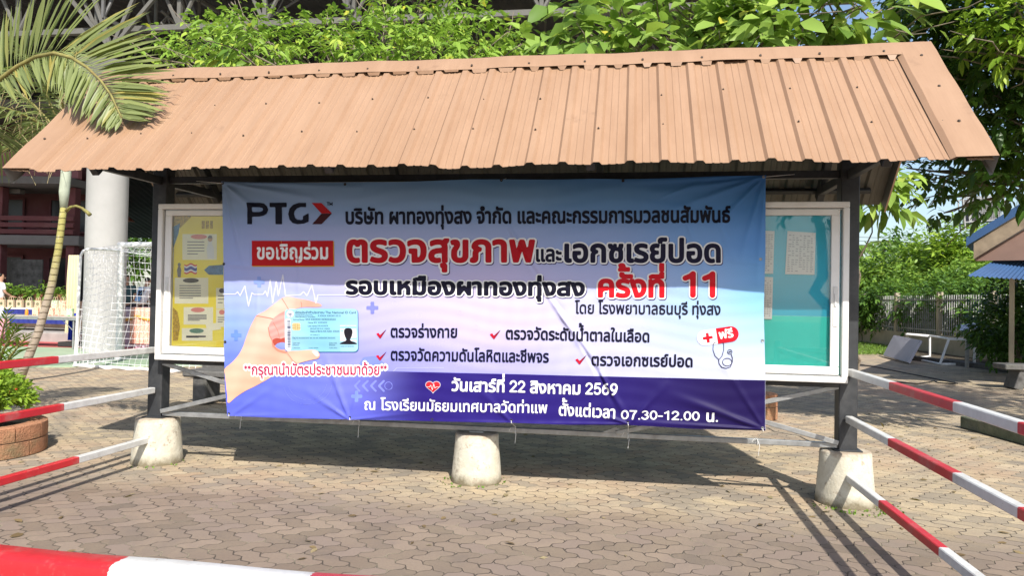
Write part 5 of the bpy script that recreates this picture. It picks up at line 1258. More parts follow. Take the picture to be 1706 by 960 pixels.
def bottle(px, Yd, z0, h, c, label):
    q = onY(px, 520, Yd); t = thing('bottle', label, 'bottle', (q[0], Yd, z0)); r = h*.2
    m = MB(); m.lathe((0, 0, 0), [(r, 0), (r, h*.6), (r*.45, h*.78), (r*.4, h*.88)], 16); auto_smooth(m.build('body', simple('bottle_plastic', c, .3), t), 40)
    m = MB(); m.lathe((0, 0, h*.88), [(r*.46, 0), (r*.46, h*.12)], 12); m.build('cap', M['white_metal'], t)
bottle(44.5, T1Y + .25, h1, .2, (.75, .25, .03), 'orange drink bottle standing on the folding table'); bottle(3, T1Y + .25, h1, .22, (.75, .76, .78), 'white bottle on the folding table at the left picture edge')
# draped cloths
def drape(name, label, cat, x0, x1, Yd, z0, z1, mat, folds=9, amp=.04, taper=0.0, loc=None, parent=None):
    m = MB(); N_ = 60; vs = []; K = 10; cx = (x0 + x1)/2
    for j in range(K + 1):
        z = z0 + (z1 - z0)*j/K; s = 1 - taper*j/K
        for i in range(N_ + 1):
            u = i/N_; vs.append((cx + ((x0 + (x1 - x0)*u) - cx)*s, Yd + amp*math.sin(u*folds*6.28 + .4*math.sin(j*.7))*(1.1 - .6*j/K), z))
    q = N_ + 1; m.add(vs, [(j*q + i, j*q + i + 1, (j + 1)*q + i + 1, (j + 1)*q + i) for j in range(K) for i in range(N_)])
    vb = [(v[0], v[1] + .02, v[2]) for v in vs]; m.add(vb, [(j*q + i, (j + 1)*q + i, (j + 1)*q + i + 1, j*q + i + 1) for j in range(K) for i in range(N_)])
    o = m.build(name, mat, parent, smooth=True)
    return tag(o, label, cat) if parent is None else o
cx0, cx1 = onY(109, 500, 12.2)[0], onY(132, 500, 12.2)[0]; 
cream = drape('hanging_cloth', 'pale cream cloth hanging beside the round column', 'cloth', cx0, cx1, 12.2, .34, onY(115, 425, 12.2)[2], simple('cream_cloth', (.72, .66, .44), .85, .06, 3), 4, .06, .25)
LY = 11.6; a0, a1 = onY(203, 512, LY), onY(262, 512, LY); lt = thing('draped_table', 'table under a lilac cloth with a gold swag and coral lace behind the goal net', 'table', ((a0[0] + a1[0])/2, LY + .4, .034))
hw = (a1[0] - a0[0])/2 + .25
m = MB(); m.bbox((0, 0, a0[2] - .06), (2*hw, .8, .04), .01); m.build('table_top', simple('lilac_cloth', (.5, .4, .5), .85, .05, 3), lt)
drape('cloth', None, None, -hw, hw, -.4, 0, a0[2] - .07, simple('lilac_cloth', (.5, .4, .5), .85, .08, 3), 8, .03, 0, parent=lt)
m = MB(); n_ = 20; m.tube([(-hw + 2*hw*i/n_, -.47, a0[2] - .34 - .1*abs(math.sin(i*math.pi*2/n_)) + .08) for i in range(n_ + 1)], .05, 7); m.build('swag', simple('gold_cloth', (.55, .3, .06), .6), lt, smooth=True)
drape('lace', None, None, -.2, .4, -.49, .12, a0[2] - .03, bag_pattern('coral_lace', (.75, .26, .16), (.8, .5, .4), 30), 5, .02, -.35 if False else .0, parent=lt)
bx_ = onY(122, 540, 11.4); drape('blue_drape', 'shiny royal blue cloth hanging beside the right end of the folding table', 'cloth', onY(113, 540, 11.4)[0], onY(129, 540, 11.4)[0], 11.4, .2, onY(120, 522, 11.4)[2], simple('royal_blue_satin', (.015, .04, .5), .35, .2, 4), 4, .05, .2)
m = MB(); m.bbox((bx_[0], 11.35, .1), (.5, .4, .13), .02); tag(m.build('speaker_base', M['rubber']), 'low black box on the court floor below the blue cloth', 'box')
drape('pink_cloth', 'pink cloth draped at the left picture edge below the folding table', 'cloth', onY(-30, 540, 11.7)[0], onY(15, 540, 11.7)[0], 11.7, .05, onY(5, 528, 11.7)[2], simple('pale_pink_cloth', (.62, .3, .36), .85, .08, 3), 5, .05, 0)
# potted plants on a ledge behind the bags
lg = onY(60, 501, 15.2); m = MB(); m.bbox((lg[0], 15.5, .3 + (lg[2] - .3)/2), (9, .7, lg[2] - .3), .02); tag(m.build('planter_wall', simple('dark_brown_wall', (.09, .06, .045), .9, .3, 4)), 'low dark brown wall behind the gift bags carrying potted plants', 'wall')
def potted(px, top, label, mat, n):
    b = onY(px, 500, 15.3); h = onY(px, top, 15.3)[2] - b[2]; t = thing('potted_plant', label, 'plant', (b[0], 15.4, lg[2]), group='potted plants on the dark wall'); out = []
    m = MB(); m.lathe((0, 0, 0), [(.11, 0), (.15, .2), (.16, .22)], 16); m.build('pot', M['brick'], t)
    P = np.tile(np.array([[0, 0, .2]]), (n, 1)) + rng.normal(size=(n, 3))*np.array([.07, .07, .04]); D = unit(rng.normal(size=(n, 3))*np.array([1, 1, .5]) + np.array([0, 0, .55])); st_ = P + D*rng.uniform(.0, h*.75, (n, 1))
    L = rng.uniform(.14, .3, n); out.append((st_, unit(D + rng.normal(size=(n, 3))*.4), unit(rng.normal(size=(n, 3))*.5 + np.array([0, 0, 1])), L, L*.34, np.full(n, .5), np.clip(rng.normal(.5, .2, n), 0, .94)))
    crown('foliage', out, mat, t)
potted(15, 474, 'bushy bright potted plant above the leftmost gift bags', LEAF_D, 110); potted(60, 470, 'tall spiky potted plant just left of the palm trunk', LEAF_D, 130); potted(33, 484, 'low reddish potted plant between two taller green ones', LEAF_E, 70); potted(96, 480, 'wide potted plant right of the palm trunk', LEAF_D, 120)

# ------------------------------------------------------------------ people
def person(loc, h, rz, label, shirt, pants, lean=0.0, arms=((.25, .35), (.25, .35)), number=False):
    t = bpy.data.objects.new('person', None); link(t); t.location = tuple(float(k) for k in loc); t.rotation_euler = (0, 0, rz); tag(t, label, 'person')
    s = h/1.7
    def J(x, y, z): 
        if z > .92: dz = z - .92; y2 = y - math.sin(lean)*dz; z = .92 + math.cos(lean)*dz; y = y2
        return Vector((x*s, y*s, z*s))
    def grow(name, joints, edges, mat, sub=2):
        me = bpy.data.meshes.new(name); keys = list(joints); me.from_pydata([J(*joints[k][0]) for k in keys], [(keys.index(a), keys.index(b)) for a, b in edges], [])
        me.materials.append(mat); o = bpy.data.objects.new(name, me); link(o, t)
        me.attributes.new('x', 'FLOAT', 'POINT') if False else None
        bm_ = __import__('bmesh').new(); bm_.from_mesh(me); lay = bm_.verts.layers.skin.verify(); bm_.verts.ensure_lookup_table()
        for i, k in enumerate(keys): r = joints[k][1]; r = r if hasattr(r, '__len__') else (r, r); bm_.verts[i][lay].radius = (r[0]*s, r[1]*s); bm_.verts[i][lay].use_root = (i == 0)
        bm_.to_mesh(me); bm_.free()
        md = o.modifiers.new('skin', 'SKIN'); md.use_smooth_shade = True; sb = o.modifiers.new('sub', 'SUBSURF'); sb.levels = sb.render_levels = sub; return o
    aL, aR = arms
    body = {'pelvis': ((0, 0, .93), (.15, .1)), 'waist': ((0, 0, 1.06), (.13, .09)), 'chest': ((0, 0, 1.28), (.155, .1)), 'neck0': ((0, 0, 1.42), .06), 'neck': ((0, -.01, 1.48), .05), 'head0': ((0, -.03, 1.56), (.07, .085)), 'head1': ((0, -.02, 1.66), (.075, .09)), 'top': ((0, 0, 1.70), .05)}
    ed = [('pelvis', 'waist'), ('waist', 'chest'), ('chest', 'neck0'), ('neck0', 'neck'), ('neck', 'head0'), ('head0', 'head1'), ('head1', 'top')]
    for sg, nm, (e1_, e2_) in ((-1, 'l', aL), (1, 'r', aR)):
        body.update({nm + 'hip': ((sg*.09, 0, .86), .085), nm + 'kne': ((sg*.1, -.02, .48), .058), nm + 'ank': ((sg*.1, .01, .09), .04), nm + 'toe': ((sg*.12, -.15, .035), .035),
                     nm + 'sho': ((sg*.18, 0, 1.38), .058), nm + 'elb': ((sg*.25, -e1_*.25, 1.12), .042), nm + 'wri': ((sg*.22, -e1_*.25 - e2_*.5, 1.0), .03), nm + 'han': ((sg*.21, -e1_*.25 - e2_*.5 - .08, .98), .035), nm + 'fin': ((sg*.2, -e1_*.25 - e2_*.5 - .17, .96), .016)})
        ed += [('pelvis', nm + 'hip'), (nm + 'hip', nm + 'kne'), (nm + 'kne', nm + 'ank'), (nm + 'ank', nm + 'toe'), ('chest', nm + 'sho'), (nm + 'sho', nm + 'elb'), (nm + 'elb', nm + 'wri'), (nm + 'wri', nm + 'han'), (nm + 'han', nm + 'fin')]
    grow('body', body, ed, M['skin'])
    sh = {'a': ((0, 0, .86), (.185, .135)), 'b': ((0, 0, 1.06), (.165, .12)), 'c': ((0, 0, 1.28), (.185, .13)), 'd': ((0, 0, 1.42), (.085, .08))}; es = [('a', 'b'), ('b', 'c'), ('c', 'd')]
    for sg, nm, (e1_, e2_) in ((-1, 'l', aL), (1, 'r', aR)):
        sh.update({nm + 's': ((sg*.19, 0, 1.38), .08), nm + 'e': ((sg*.24, -e1_*.18, 1.18), .068)}); es += [('c', nm + 's'), (nm + 's', nm + 'e')]
    so = grow('shirt', sh, es, shirt)
    pa = {'a': ((0, 0, .94), (.165, .115))}; ep = []
    for sg, nm in ((-1, 'l'), (1, 'r')):
        pa.update({nm + 'h': ((sg*.09, 0, .84), .1), nm + 'k': ((sg*.1, -.02, .48), .075), nm + 'a': ((sg*.1, .01, .12), .06)}); ep += [('a', nm + 'h'), (nm + 'h', nm + 'k'), (nm + 'k', nm + 'a')]
    grow('trousers', pa, ep, pants)
    grow('hair', {'a': ((0, .035, 1.6), (.078, .07)), 'b': ((0, .015, 1.69), (.085, .085)), 'c': ((0, .0, 1.735), .05)}, [('a', 'b'), ('b', 'c')], M['hair'])
    for sg in (-1, 1):
        m = MB(); c = J(sg*.03, -.112, 1.62); m.lathe(c, [(.004*s, -.009*s), (.011*s, 0), (.004*s, .009*s)], 8); m.build('eye', M['hair'], t)
    m = MB(); c = J(0, -.122, 1.59); m.box(c, (.024*s, .03*s, .04*s), None, .5); m.build('nose', M['skin'], t)
    if number:
        A_ = MB()
        for (x, zz_, w_, h_) in ((.0, 1.2, .2, .42),):
            A_.mat = 0; A_.add([J(sx*w_/2, .128 + .004*abs(sx), zz_ + sz*h_/2) + Vector((0, .012*s, 0)) for sx, sz in ((1, -1), (-1, -1), (-1, 1), (1, 1))], [(0, 1, 2, 3)])
        A_.build('back_panel', M['jersey_blue'], t)
        A_ = MB(); sx_ = .16
        for ch, ox in (('1', -.08), ('0', .015)):
            for ln in STROKE[ch]:
                pts = [J(-(ox + p[0]*.2), .148, 1.14 + p[1]*.27) + Vector((0, .01*s, 0)) for p in ln]; A_.tube(pts, .014*s, 5)
        A_.build('number', M['hair'], t)
    return t
M['skin'] = simple('skin', (.42, .24, .16), .55, .06, 10); M['hair'] = simple('black_hair', (.012, .011, .011), .5); M['jersey_blue'] = simple('pale_blue_panel', (.2, .36, .6), .7)
shirtW = simple('white_shirt', (.72, .72, .74), .8, .05, 5); dark = simple('dark_trousers', (.03, .03, .04), .8); teal = simple('dark_teal_shirt', (.03, .075, .085), .8)
P1 = onY(3, 520, 14.6); person((P1[0] - .08, 14.6, .3), 1.72, R(150), 'person in a white shirt with dark collar at the left edge beside the plants', shirtW, dark)
P2 = onY(234, 500, 13.0); person((P2[0], 13.0, .3), 1.66, R(170), 'person in a white jersey with number 10 on the back leaning forward behind the net', shirtW, dark, lean=.35, number=True, arms=((.6, .5), (.6, .5)))
P3 = onY(212, 500, 13.6); person((P3[0], 13.6, .3), 1.68, R(30), 'person in dark teal clothes facing the one in the numbered jersey', teal, dark, lean=.15)
P4_ = onY(252, 500, 13.9); person((P4_[0], 13.9, .3), 1.62, R(100), 'person in black standing right of the one in the numbered jersey', simple('black_shirt', (.02, .02, .022), .8), dark, lean=.1)
# stone bench behind the shelter
bq = onY(319, 630, 3.3); sb_ = thing('stone_bench', 'dark stone bench in the shade behind the left notice board', 'bench', (bq[0] + .85, 3.3, 0))
M['dark_stone'] = simple('dark_terrazzo', (.12, .115, .11), .7, .3, 12, dirt=((.06, .07, .04), .5))
m = MB(); m.bbox((0, 0, .42), (1.7, .45, .09), .02); m.build('seat', M['dark_stone'], sb_)
for x in (-.62, .62): m = MB(); m.bbox((x, 0, .19), (.2, .36, .37), .015); m.build('leg', M['dark_stone'], sb_)
m = MB(); m.bbox((-.05, .27, .62), (1.6, .08, .4), .02); m.build('backrest', M['dark_stone'], sb_)

# ------------------------------------------------------------------ papers and poster inside the glass cases
gx0, gx1, gz0, gz1 = GL; PYL = YF + .052
ink = simple('printed_text', (.16, .16, .17), .8); paper = simple('white_paper', (.72, .72, .7), .8, .03, 3)
po = thing('wall_poster', 'yellow illustrated poster behind glass in the left notice board', 'poster', (0, 0, 0))
def yl(name): 
    k = NT(name); n = k.noise(2.2, 5, .6); k.set(k.mix(k.ramp(n, [(.35, 0), (.65, 1)]), (.86, .66, .03), (.9, .76, .12)), .5); return k.m
pm = MB(); px1 = gx0 + 1.2; pm.box(((gx0 + px1)/2, PYL, (gz0 + gz1)/2), (px1 - gx0 - .012, .003, gz1 - gz0 - .012)); pm.build('sheet', yl('yellow_print'), po)
def flat(name, pts, lift, mat, par=po): m = MB(); q = [onY(*p, PYL - .0018 - lift) for p in pts]; m.add(q, [tuple(range(len(q)))]); return m.build(name, mat, par)
def rpx(x0, y0, x1, y1): return [(x0, y1), (x1, y1), (x1, y0), (x0, y0)]
cream_ = simple('cream_panel', (.84, .79, .58), .6, .06, 6); pinkp = simple('pink_title', (.7, .24, .2), .6); darkp = simple('dark_title', (.05, .05, .06), .6); bluep = simple('blue_ornament', (.06, .16, .3), .6, .4, 30); greenp = simple('green_title', (.12, .24, .17), .6)
goldp = simple('gold_flowers', (.45, .28, .03), .6, .6, 60)
for x0, y0, x1, y1, tm, tx in ((304, 390, 361, 433, pinkp, 5), (291, 463, 347, 506, darkp, 6), (306, 512, 355, 541, pinkp, 5), (303, 547, 354, 568, greenp, 4), (360, 480, 380, 515, darkp, 3), (360, 516, 380, 545, pinkp, 3)):
    flat('text_box', rpx(x0, y0, x1, y1), .0004, cream_)
    w = x1 - x0; flat('title', [(x0 + .24*w + .24*w*(1 + 1.0*math.cos(t)), y0 + 4.5 + 4*math.sin(t)) for t in np.linspace(0, 6.28, 17)[:-1][::-1]], .0012, tm)
    m = MB(); lim = .64 if y0 == 390 else .78
    for j in range(tx):
        yy = y0 + 13 + j*(y1 - y0 - 18)/tx; a, b = onY(x0 + .14*w, yy, PYL - .003), onY(x0 + w*lim*(1 if j < tx - 1 else .7), yy, PYL - .003); m.add([(a[0], a[1], a[2] - .004), (b[0], b[1], b[2] - .004), (b[0], b[1], b[2] + .003), (a[0], a[1], a[2] + .003)], [(0, 1, 2, 3)])
    m.build('text_lines', ink, po)
flat('figure', [(346, 431), (357, 431), (356, 414), (353, 406), (354, 400), (350, 397), (346, 400), (347, 406), (344, 414)], .0018, paper); flat('figure_head', [(350 + 4*math.cos(t), 398 + 5*math.sin(t)) for t in np.linspace(6.28, 0, 12)[:-1]], .0024, simple('warm_skin_print', (.5, .3, .18), .6)); flat('figure_hair', [(346, 397), (354, 397), (353, 393), (349.5, 392), (346.5, 394)], .003, ink)
for k, c in enumerate(((.62, .04, .06), (.75, .75, .75), (.03, .06, .3), (.03, .06, .3), (.75, .75, .75), (.62, .04, .06))):
    n_ = 10; top_ = [(307 + 21*i/n_, 440 + 2.6*k + 1.6*math.sin(i*.9)) for i in range(n_ + 1)]; bot_ = [(307 + 21*i/n_, 440 + 2.6*(k + 1) + 1.6*math.sin(i*.9)) for i in range(n_ + 1)]
    m = MB(); a_ = [onY(*p, PYL - .003) for p in bot_]; b_ = [onY(*p, PYL - .003) for p in top_]; m.add(a_ + b_, [(i, i + 1, n_ + 2 + i, n_ + 1 + i) for i in range(n_)]); m.build('flag_stripe', simple('flag_colour', c, .6, .02), po)
flat('ornament', [(340, 450), (348, 443), (372, 441), (372, 458), (348, 458)][::-1], .0012, bluep)
flat('ornament', [(288, 378), (300, 372), (297, 390), (290, 410), (288, 414)][::-1], .0012, bluep); flat('ornament', [(322, 350), (352, 350), (338, 357), (322, 358), (312, 362)][::-1], .0014, bluep)
flat('ornament', [(288, 350), (322, 350), (318, 362), (308, 372), (300, 380), (292, 378), (288, 384)][::-1], .0009, goldp); flat('ornament', [(288, 512), (296, 520), (300, 545), (296, 568), (288, 568)][::-1], .0009, goldp); flat('ornament', [(342, 540), (366, 538), (368, 549), (346, 552)][::-1], .0016, cream_)
for i, (dx, s_) in enumerate(((336, 1), (343, 1), (350, .9))):
    flat('numeral', rpx(dx, 368, dx + 5*s_, 381), .0009, goldp)
flat('child_figure', [(296, 462), (301, 462), (302, 450), (300, 443), (297, 443), (295, 450)], .0015, ink); flat('child_head', [(298.5 + 2.6*math.cos(t), 441 + 3*math.sin(t)) for t in np.linspace(6.28, 0, 12)[:-1]], .002, ink)
NOTE = [('white text sheet at the upper right inside the right glass case', [(1308, 457), (1357, 458), (1359, 388), (1312, 385)]), ('white text sheet half hidden by the banner, upper of the two', [(1255, 456), (1288, 456), (1290.5, 385), (1255, 384)]), ('white text sheet half hidden by the banner, lower of the two', [(1255, 531), (1286, 532), (1288, 462), (1255, 461)])]
for lab, q in NOTE:
    c0 = onY(*q[0], PYL - .004); t = thing('paper_notice', lab, 'notice', (0, 0, 0), group='paper notices in the right case')
    m = MB(); m.add([onY(*p, PYL - .004) for p in q], [(0, 1, 2, 3)]); m.add([onY(*p, PYL - .002) for p in q], [(3, 2, 1, 0)]); m.build('sheet', paper, t); m = MB()
    (xa, ya), (xb, yb), (xc, yc), (xd, yd) = q
    for r in range(17):
        for cc in range(7):
            if rng.random() < .85:
                u0, u1 = .06 + cc*.13, .06 + cc*.13 + rng.uniform(.05, .11); v = .08 + r*.052
                def at(u, v): return onY((xd*(1 - u) + xc*u)*(1 - v) + (xa*(1 - u) + xb*u)*v, (yd*(1 - u) + yc*u)*(1 - v) + (ya*(1 - u) + yb*u)*v, PYL - .0055)
                m.add([at(u0, v + .022), at(u1, v + .022), at(u1, v), at(u0, v)], [(0, 1, 2, 3)])
    m.build('text_lines', simple('grey_print', (.4, .4, .42), .8), t)
# ------------------------------------------------------------------ right side: yard edge, kiosk, hedge
M['cream_wall'] = simple('stained_cream_wall', (.46, .4, .29), .9, .15, 1.5, dirt=((.2, .18, .13), .6))
W0, W1 = np.array([9.6, 34.0]), np.array([11.7, 14.6]); wd_ = (W1 - W0)/np.linalg.norm(W1 - W0); W2 = W1 + wd_*9
fl = thing('boundary_fence', 'low cream wall carrying a grey picket fence behind the hedge at right', 'fence', (W0[0], W0[1], 0))
m = MB(); m.beam((0, 0, .3), (*(W2 - W0), .3), .2, .62, .01); m.build('wall', M['cream_wall'], fl)
m = MB(); Ltot = np.linalg.norm(W2 - W0); wd3 = np.array([*wd_, 0]); M['fence_grey'] = simple('light_grey_fence_paint', (.4, .4, .38), .6, .15, 5)
for z in (.75, 1.75): m.beam(np.array([0, 0, z]), wd3*Ltot + np.array([0, 0, z]), .03, .04)
for k in range(int(Ltot/.13)): p = wd3*k*.13; m.beam(p + np.array([0, 0, .62]), p + np.array([0, 0, 1.9]), .025, .025, .003)
m.build('picket_panel', M['fence_grey'], fl)
for k in range(10): m = MB(); p = wd3*k*2.9; m.bbox((p[0], p[1], 1.0), (.16, .16, 2.0), .01); m.build('post', M['cream_wall'], fl)
# planting bed, grass and its edging
bed = [onZ(1425, 582), onZ(1500, 598), onZ(1600, 610), onZ(1706, 624)]; bed = [q[:2] for q in bed] + [bed[-1][:2] + np.array([3, -4.5])]
m = MB(); m.prism([tuple(q) for q in bed] + [(W2[0], W2[1]), (W1[0], W1[1]), (W0[0], W0[1]), (bed[0][0] - 1, 34)], -.02, .028); tag(m.build('soil_bed', simple('dark_bed_soil', (.075, .06, .04), .95, .4, 3, bump=.03)), kind='structure')
ek = thing('bed_edging', 'dark brick edging along the planting bed behind the white frame', 'kerb', (bed[1][0], bed[1][1], 0)); m = MB()
for a, b in zip(bed[1:-1], bed[2:]): m.beam((*(a - bed[1]), .06), (*(b - bed[1]), .06), .14, .13, .01)
m.build('edging', M['dark_stone'], ek)
def grass(name, n, area, L):
    P = np.array([area() for _ in range(n)]); D = unit(rng.normal(size=(n, 3))*np.array([.5, .5, .1]) + np.array([0, 0, 1])); ln = L*rng.uniform(.5, 1.3, n)
    V, F = leaf_arrays(P, D, unit(rng.normal(size=(n, 3))*np.array([1, 1, .1])), ln, np.full(n, .018), .3); o = leaf_mesh(name, V, F, np.clip(rng.normal(.5, .25, n), 0, .94), LEAF_D); return tag(o, kind='stuff')
def ga():
    px, py = rng.uniform(1400, 1500), rng.uniform(568, 592)
    return onZ(px, py, .028)
tag(grass('grass', 5000, ga, .13), 'short green grass growing along the edge of the planting bed', 'grass')
def weed():
    c = [(-2.886, -.02), (0.015, -.02), (2.886, -.02), (2.95, -.1)][rng.integers(4)]; a = rng.uniform(-2.9, .2) if c[0] > 2 else rng.uniform(0, 6.28); r = .215 + abs(rng.normal())*.045
    return np.array([c[0] + math.cos(a)*r, c[1] + math.sin(a)*r, 0])
tag(grass('weeds', 150, weed, .028), 'small weeds and moss in the joints round the footings', 'weeds')
# hedge and trees along the fence
for i, (px, py, Yd, r, n, lab) in enumerate([(1452, 520, 25, 1.0, 520, 'round hedge shrub nearest the shelter post at right'), (1492, 515, 24, 1.15, 620, 'hedge shrub behind the leaning white board'), (1535, 515, 22.5, 1.2, 680, 'dark hedge shrub behind the white frame top bar'), (1578, 512, 21, 1.2, 700, 'dense hedge shrub left of the sloping sign plate'), (1620, 516, 19.5, 1.15, 680, 'hedge shrub right behind the sloping sign plate'), (1660, 512, 18, 1.1, 640, 'hedge shrub below the blue awning')]):
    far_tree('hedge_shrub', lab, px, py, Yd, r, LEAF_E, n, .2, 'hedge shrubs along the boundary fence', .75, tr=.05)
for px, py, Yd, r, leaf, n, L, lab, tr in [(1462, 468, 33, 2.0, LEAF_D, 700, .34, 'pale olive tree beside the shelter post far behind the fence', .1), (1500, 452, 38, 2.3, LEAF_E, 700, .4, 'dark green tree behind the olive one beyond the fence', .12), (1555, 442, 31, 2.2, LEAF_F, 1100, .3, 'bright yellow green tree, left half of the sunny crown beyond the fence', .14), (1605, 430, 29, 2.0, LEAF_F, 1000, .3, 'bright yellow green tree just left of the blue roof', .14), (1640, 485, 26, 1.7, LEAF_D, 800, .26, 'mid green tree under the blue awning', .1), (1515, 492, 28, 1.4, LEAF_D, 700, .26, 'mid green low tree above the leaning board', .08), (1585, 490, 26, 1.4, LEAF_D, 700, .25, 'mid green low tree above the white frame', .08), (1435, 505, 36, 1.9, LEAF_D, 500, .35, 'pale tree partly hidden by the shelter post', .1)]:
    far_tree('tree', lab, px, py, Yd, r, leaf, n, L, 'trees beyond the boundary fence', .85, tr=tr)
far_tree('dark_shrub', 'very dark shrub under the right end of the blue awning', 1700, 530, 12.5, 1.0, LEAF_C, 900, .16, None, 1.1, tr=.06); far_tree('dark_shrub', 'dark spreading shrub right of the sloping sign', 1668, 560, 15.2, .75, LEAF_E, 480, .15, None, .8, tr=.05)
# coconut palm tops far away
for px, py, lab in ((1434, 412, 'far coconut palm top left of the trees beside the post'), (1470, 405, 'far coconut palm top between post and olive tree')):
    c = onY(px, py, 48); t = thing('coconut_palm', lab, 'palm tree', (c[0], c[1], 0), group='far coconut palms'); m = MB(); m.tube([(0, 0, 0), (.2, 0, c[2]*.5), (0, 0, c[2])], [.2, .15, .12], 8); m.build('trunk', M['bark'], t)
    for a in range(0, 360, 40):
        d = np.array([math.cos(R(a)), math.sin(R(a)), .5]); frond(t, [np.array([0, 0, c[2]]) + d*1.5*s - np.array([0, 0, 1.3*s*s]) for s in np.linspace(0, 1, 6)], 14, .6, LEAF_D, .05)
# power lines
for k, (y0, y1) in enumerate(((393, 388), (399, 396), (405, 405), (413, 420))):
    a, b = onY(1380, y0, 45), onY(1720, y1, 45); m = MB(); m.tube([a + (b - a)*t - np.array([0, 0, .25*math.sin(math.pi*t)]) for t in np.linspace(0, 1, 12)], .016, 5)
    tag(m.build('power_line', M['rubber']), ('topmost', 'second highest', 'third highest', 'lowest')[k] + ' of the thin power lines crossing the sky right of the post', 'cable', 'power lines')
# leaning white board
BL, BR = onZ(1474, 596), onZ(1516, 608); TL, TR = onY(1492, 562, BL[1] + .35), onY(1537, 571, BR[1] + .35)
pl_n = np.cross(BR - BL, TL - BL); pl_n /= np.linalg.norm(pl_n); 
m = MB(); qs = [BL, BR, TR, TL]; sgn = -1 if pl_n[1] < 0 else 1
m.add([q + np.array([0, 0, .03]) for q in qs] + [q + pl_n*sgn*.06 + np.array([0, 0, .03]) for q in qs], [(0, 1, 2, 3), (7, 6, 5, 4), (0, 4, 5, 1), (1, 5, 6, 2), (2, 6, 7, 3), (3, 7, 4, 0)])
wb = thing('leaning_board', 'pale grey rectangular board leaning back on the ground by the white frame', 'board', BL); o = m.build('panel', simple('pale_lilac_board', (.4, .39, .43), .6, .06, 3), wb); o.matrix_parent_inverse = Matrix.Translation(-Vector([float(k) for k in BL]))
mid = (TL + TR)/2; m = MB(); m.beam(mid - BL + pl_n*sgn*.07, (mid[0] - BL[0] + .15, mid[1] - BL[1] + .55, .0), .04, .04); m.build('prop', M['dark_stone'], wb)
# white tube frame
fy = onZ(1623, 610)[1]; g1, g2, g3 = onZ(1549, 596), onZ(1566, 609), onZ(1623, 610)
wf = thing('mini_goal', 'small white tubular goal frame standing by the planting bed', 'goal', g2); rr_ = .032
def tb(name, *pts, r=rr_): m = MB(); m.tube([np.array(p) - g2 for p in pts], r, 10); m.build(name, M['white_metal'], wf)
t1, t2_, t3 = onY(1549, 560, g1[1]), onY(1581, 565, (g2[1] + g3[1])/2), onY(1624, 566, g3[1]); t0 = onY(1511, 557, g1[1] + .1)
tb('top_bar', t0, t1, t2_, t3); tb('leg', t1, g1 + [0, 0, .03]); tb('leg', t2_, g2 + [0, 0, .03]); tb('leg', t3, g3 + [0, 0, .03]); tb('leg', t0, onZ(1512, 588)); tb('ground_bar', onZ(1523, 598, .03), g2 + [0, 0, .03], g3 + [0, 0, .03]); tb('ground_bar', onZ(1523, 597, .03), g1 + [0, 0, .03])
# sloping sign on a post
sp_ = onZ(1611, 613); sg_ = thing('sloping_sign', 'pale sloping plate on a grey square post beside the white frame', 'sign', sp_); zt_ = onY(1609, 549, sp_[1])[2]
m = MB(); m.bbox((0, 0, zt_/2), (.075, .075, zt_), .005); m.build('post', M['grey_steel'], sg_)
m = MB(); m.bbox((.0, -.05, zt_ + .06), (.46, .34, .025), .004, (Matrix.Rotation(R(20), 3, 'X') @ Matrix.Rotation(R(-12), 3, 'Y'))); m.build('plate', simple('pale_plate', (.6, .62, .68), .3, .05), sg_)
# dark bench at the right edge
bz = onZ(1688, 648); db = thing('wooden_bench', 'dark heavy bench cut off by the right picture edge', 'bench', bz)
m = MB(); zb2 = onY(1672, 606, bz[1])[2]; m.bbox((.75, 0, zb2 - .05), (2.0, .5, .1), .015); m.build('seat', M['dark_stone'], db)
for x in (.05, 1.4): m = MB(); m.beam((x - .06, 0, 0), (x + .06, 0, zb2 - .1), .16, .4, .01, (0, 1, 0)); m.build('leg', M['dark_stone'], db)
# mossy trough
ta, tb_ = onZ(1599, 713), onZ(1710, 744); d = tb_ - ta; d /= np.linalg.norm(d); nrm = np.array([-d[1], d[0], 0]); nrm = nrm if nrm[1] > 0 else -nrm; hz_ = onY(1599, 693, ta[1])[2]
tr_ = thing('concrete_trough', 'long mossy green concrete trough lying on the paving at the right edge', 'trough', ta); Lt = 3.2; M['moss'] = simple('mossy_concrete', (.12, .14, .095), .9, .35, 5, bump=.02, dirt=((.25, .23, .19), .6))
def tw(name, a, b, w, h): m = MB(); m.beam((*a[:2], h/2), (*b[:2], h/2), w, h, .012); m.build(name, M['moss'], tr_)
tw('wall', nrm*.05, nrm*.05 + d*Lt, .1, hz_); tw('wall', nrm*.6, nrm*.6 + d*Lt, .1, hz_ - .003); tw('end_wall', d*.05 + nrm*.1, d*.05 + nrm*.55, .1, hz_ - .006)
m = MB(); m.beam((*(nrm*.325 + d*.1)[:2], hz_*.35), (*(nrm*.325 + d*Lt)[:2], hz_*.35), .45, .04); m.build('soil', M['soil'], tr_)
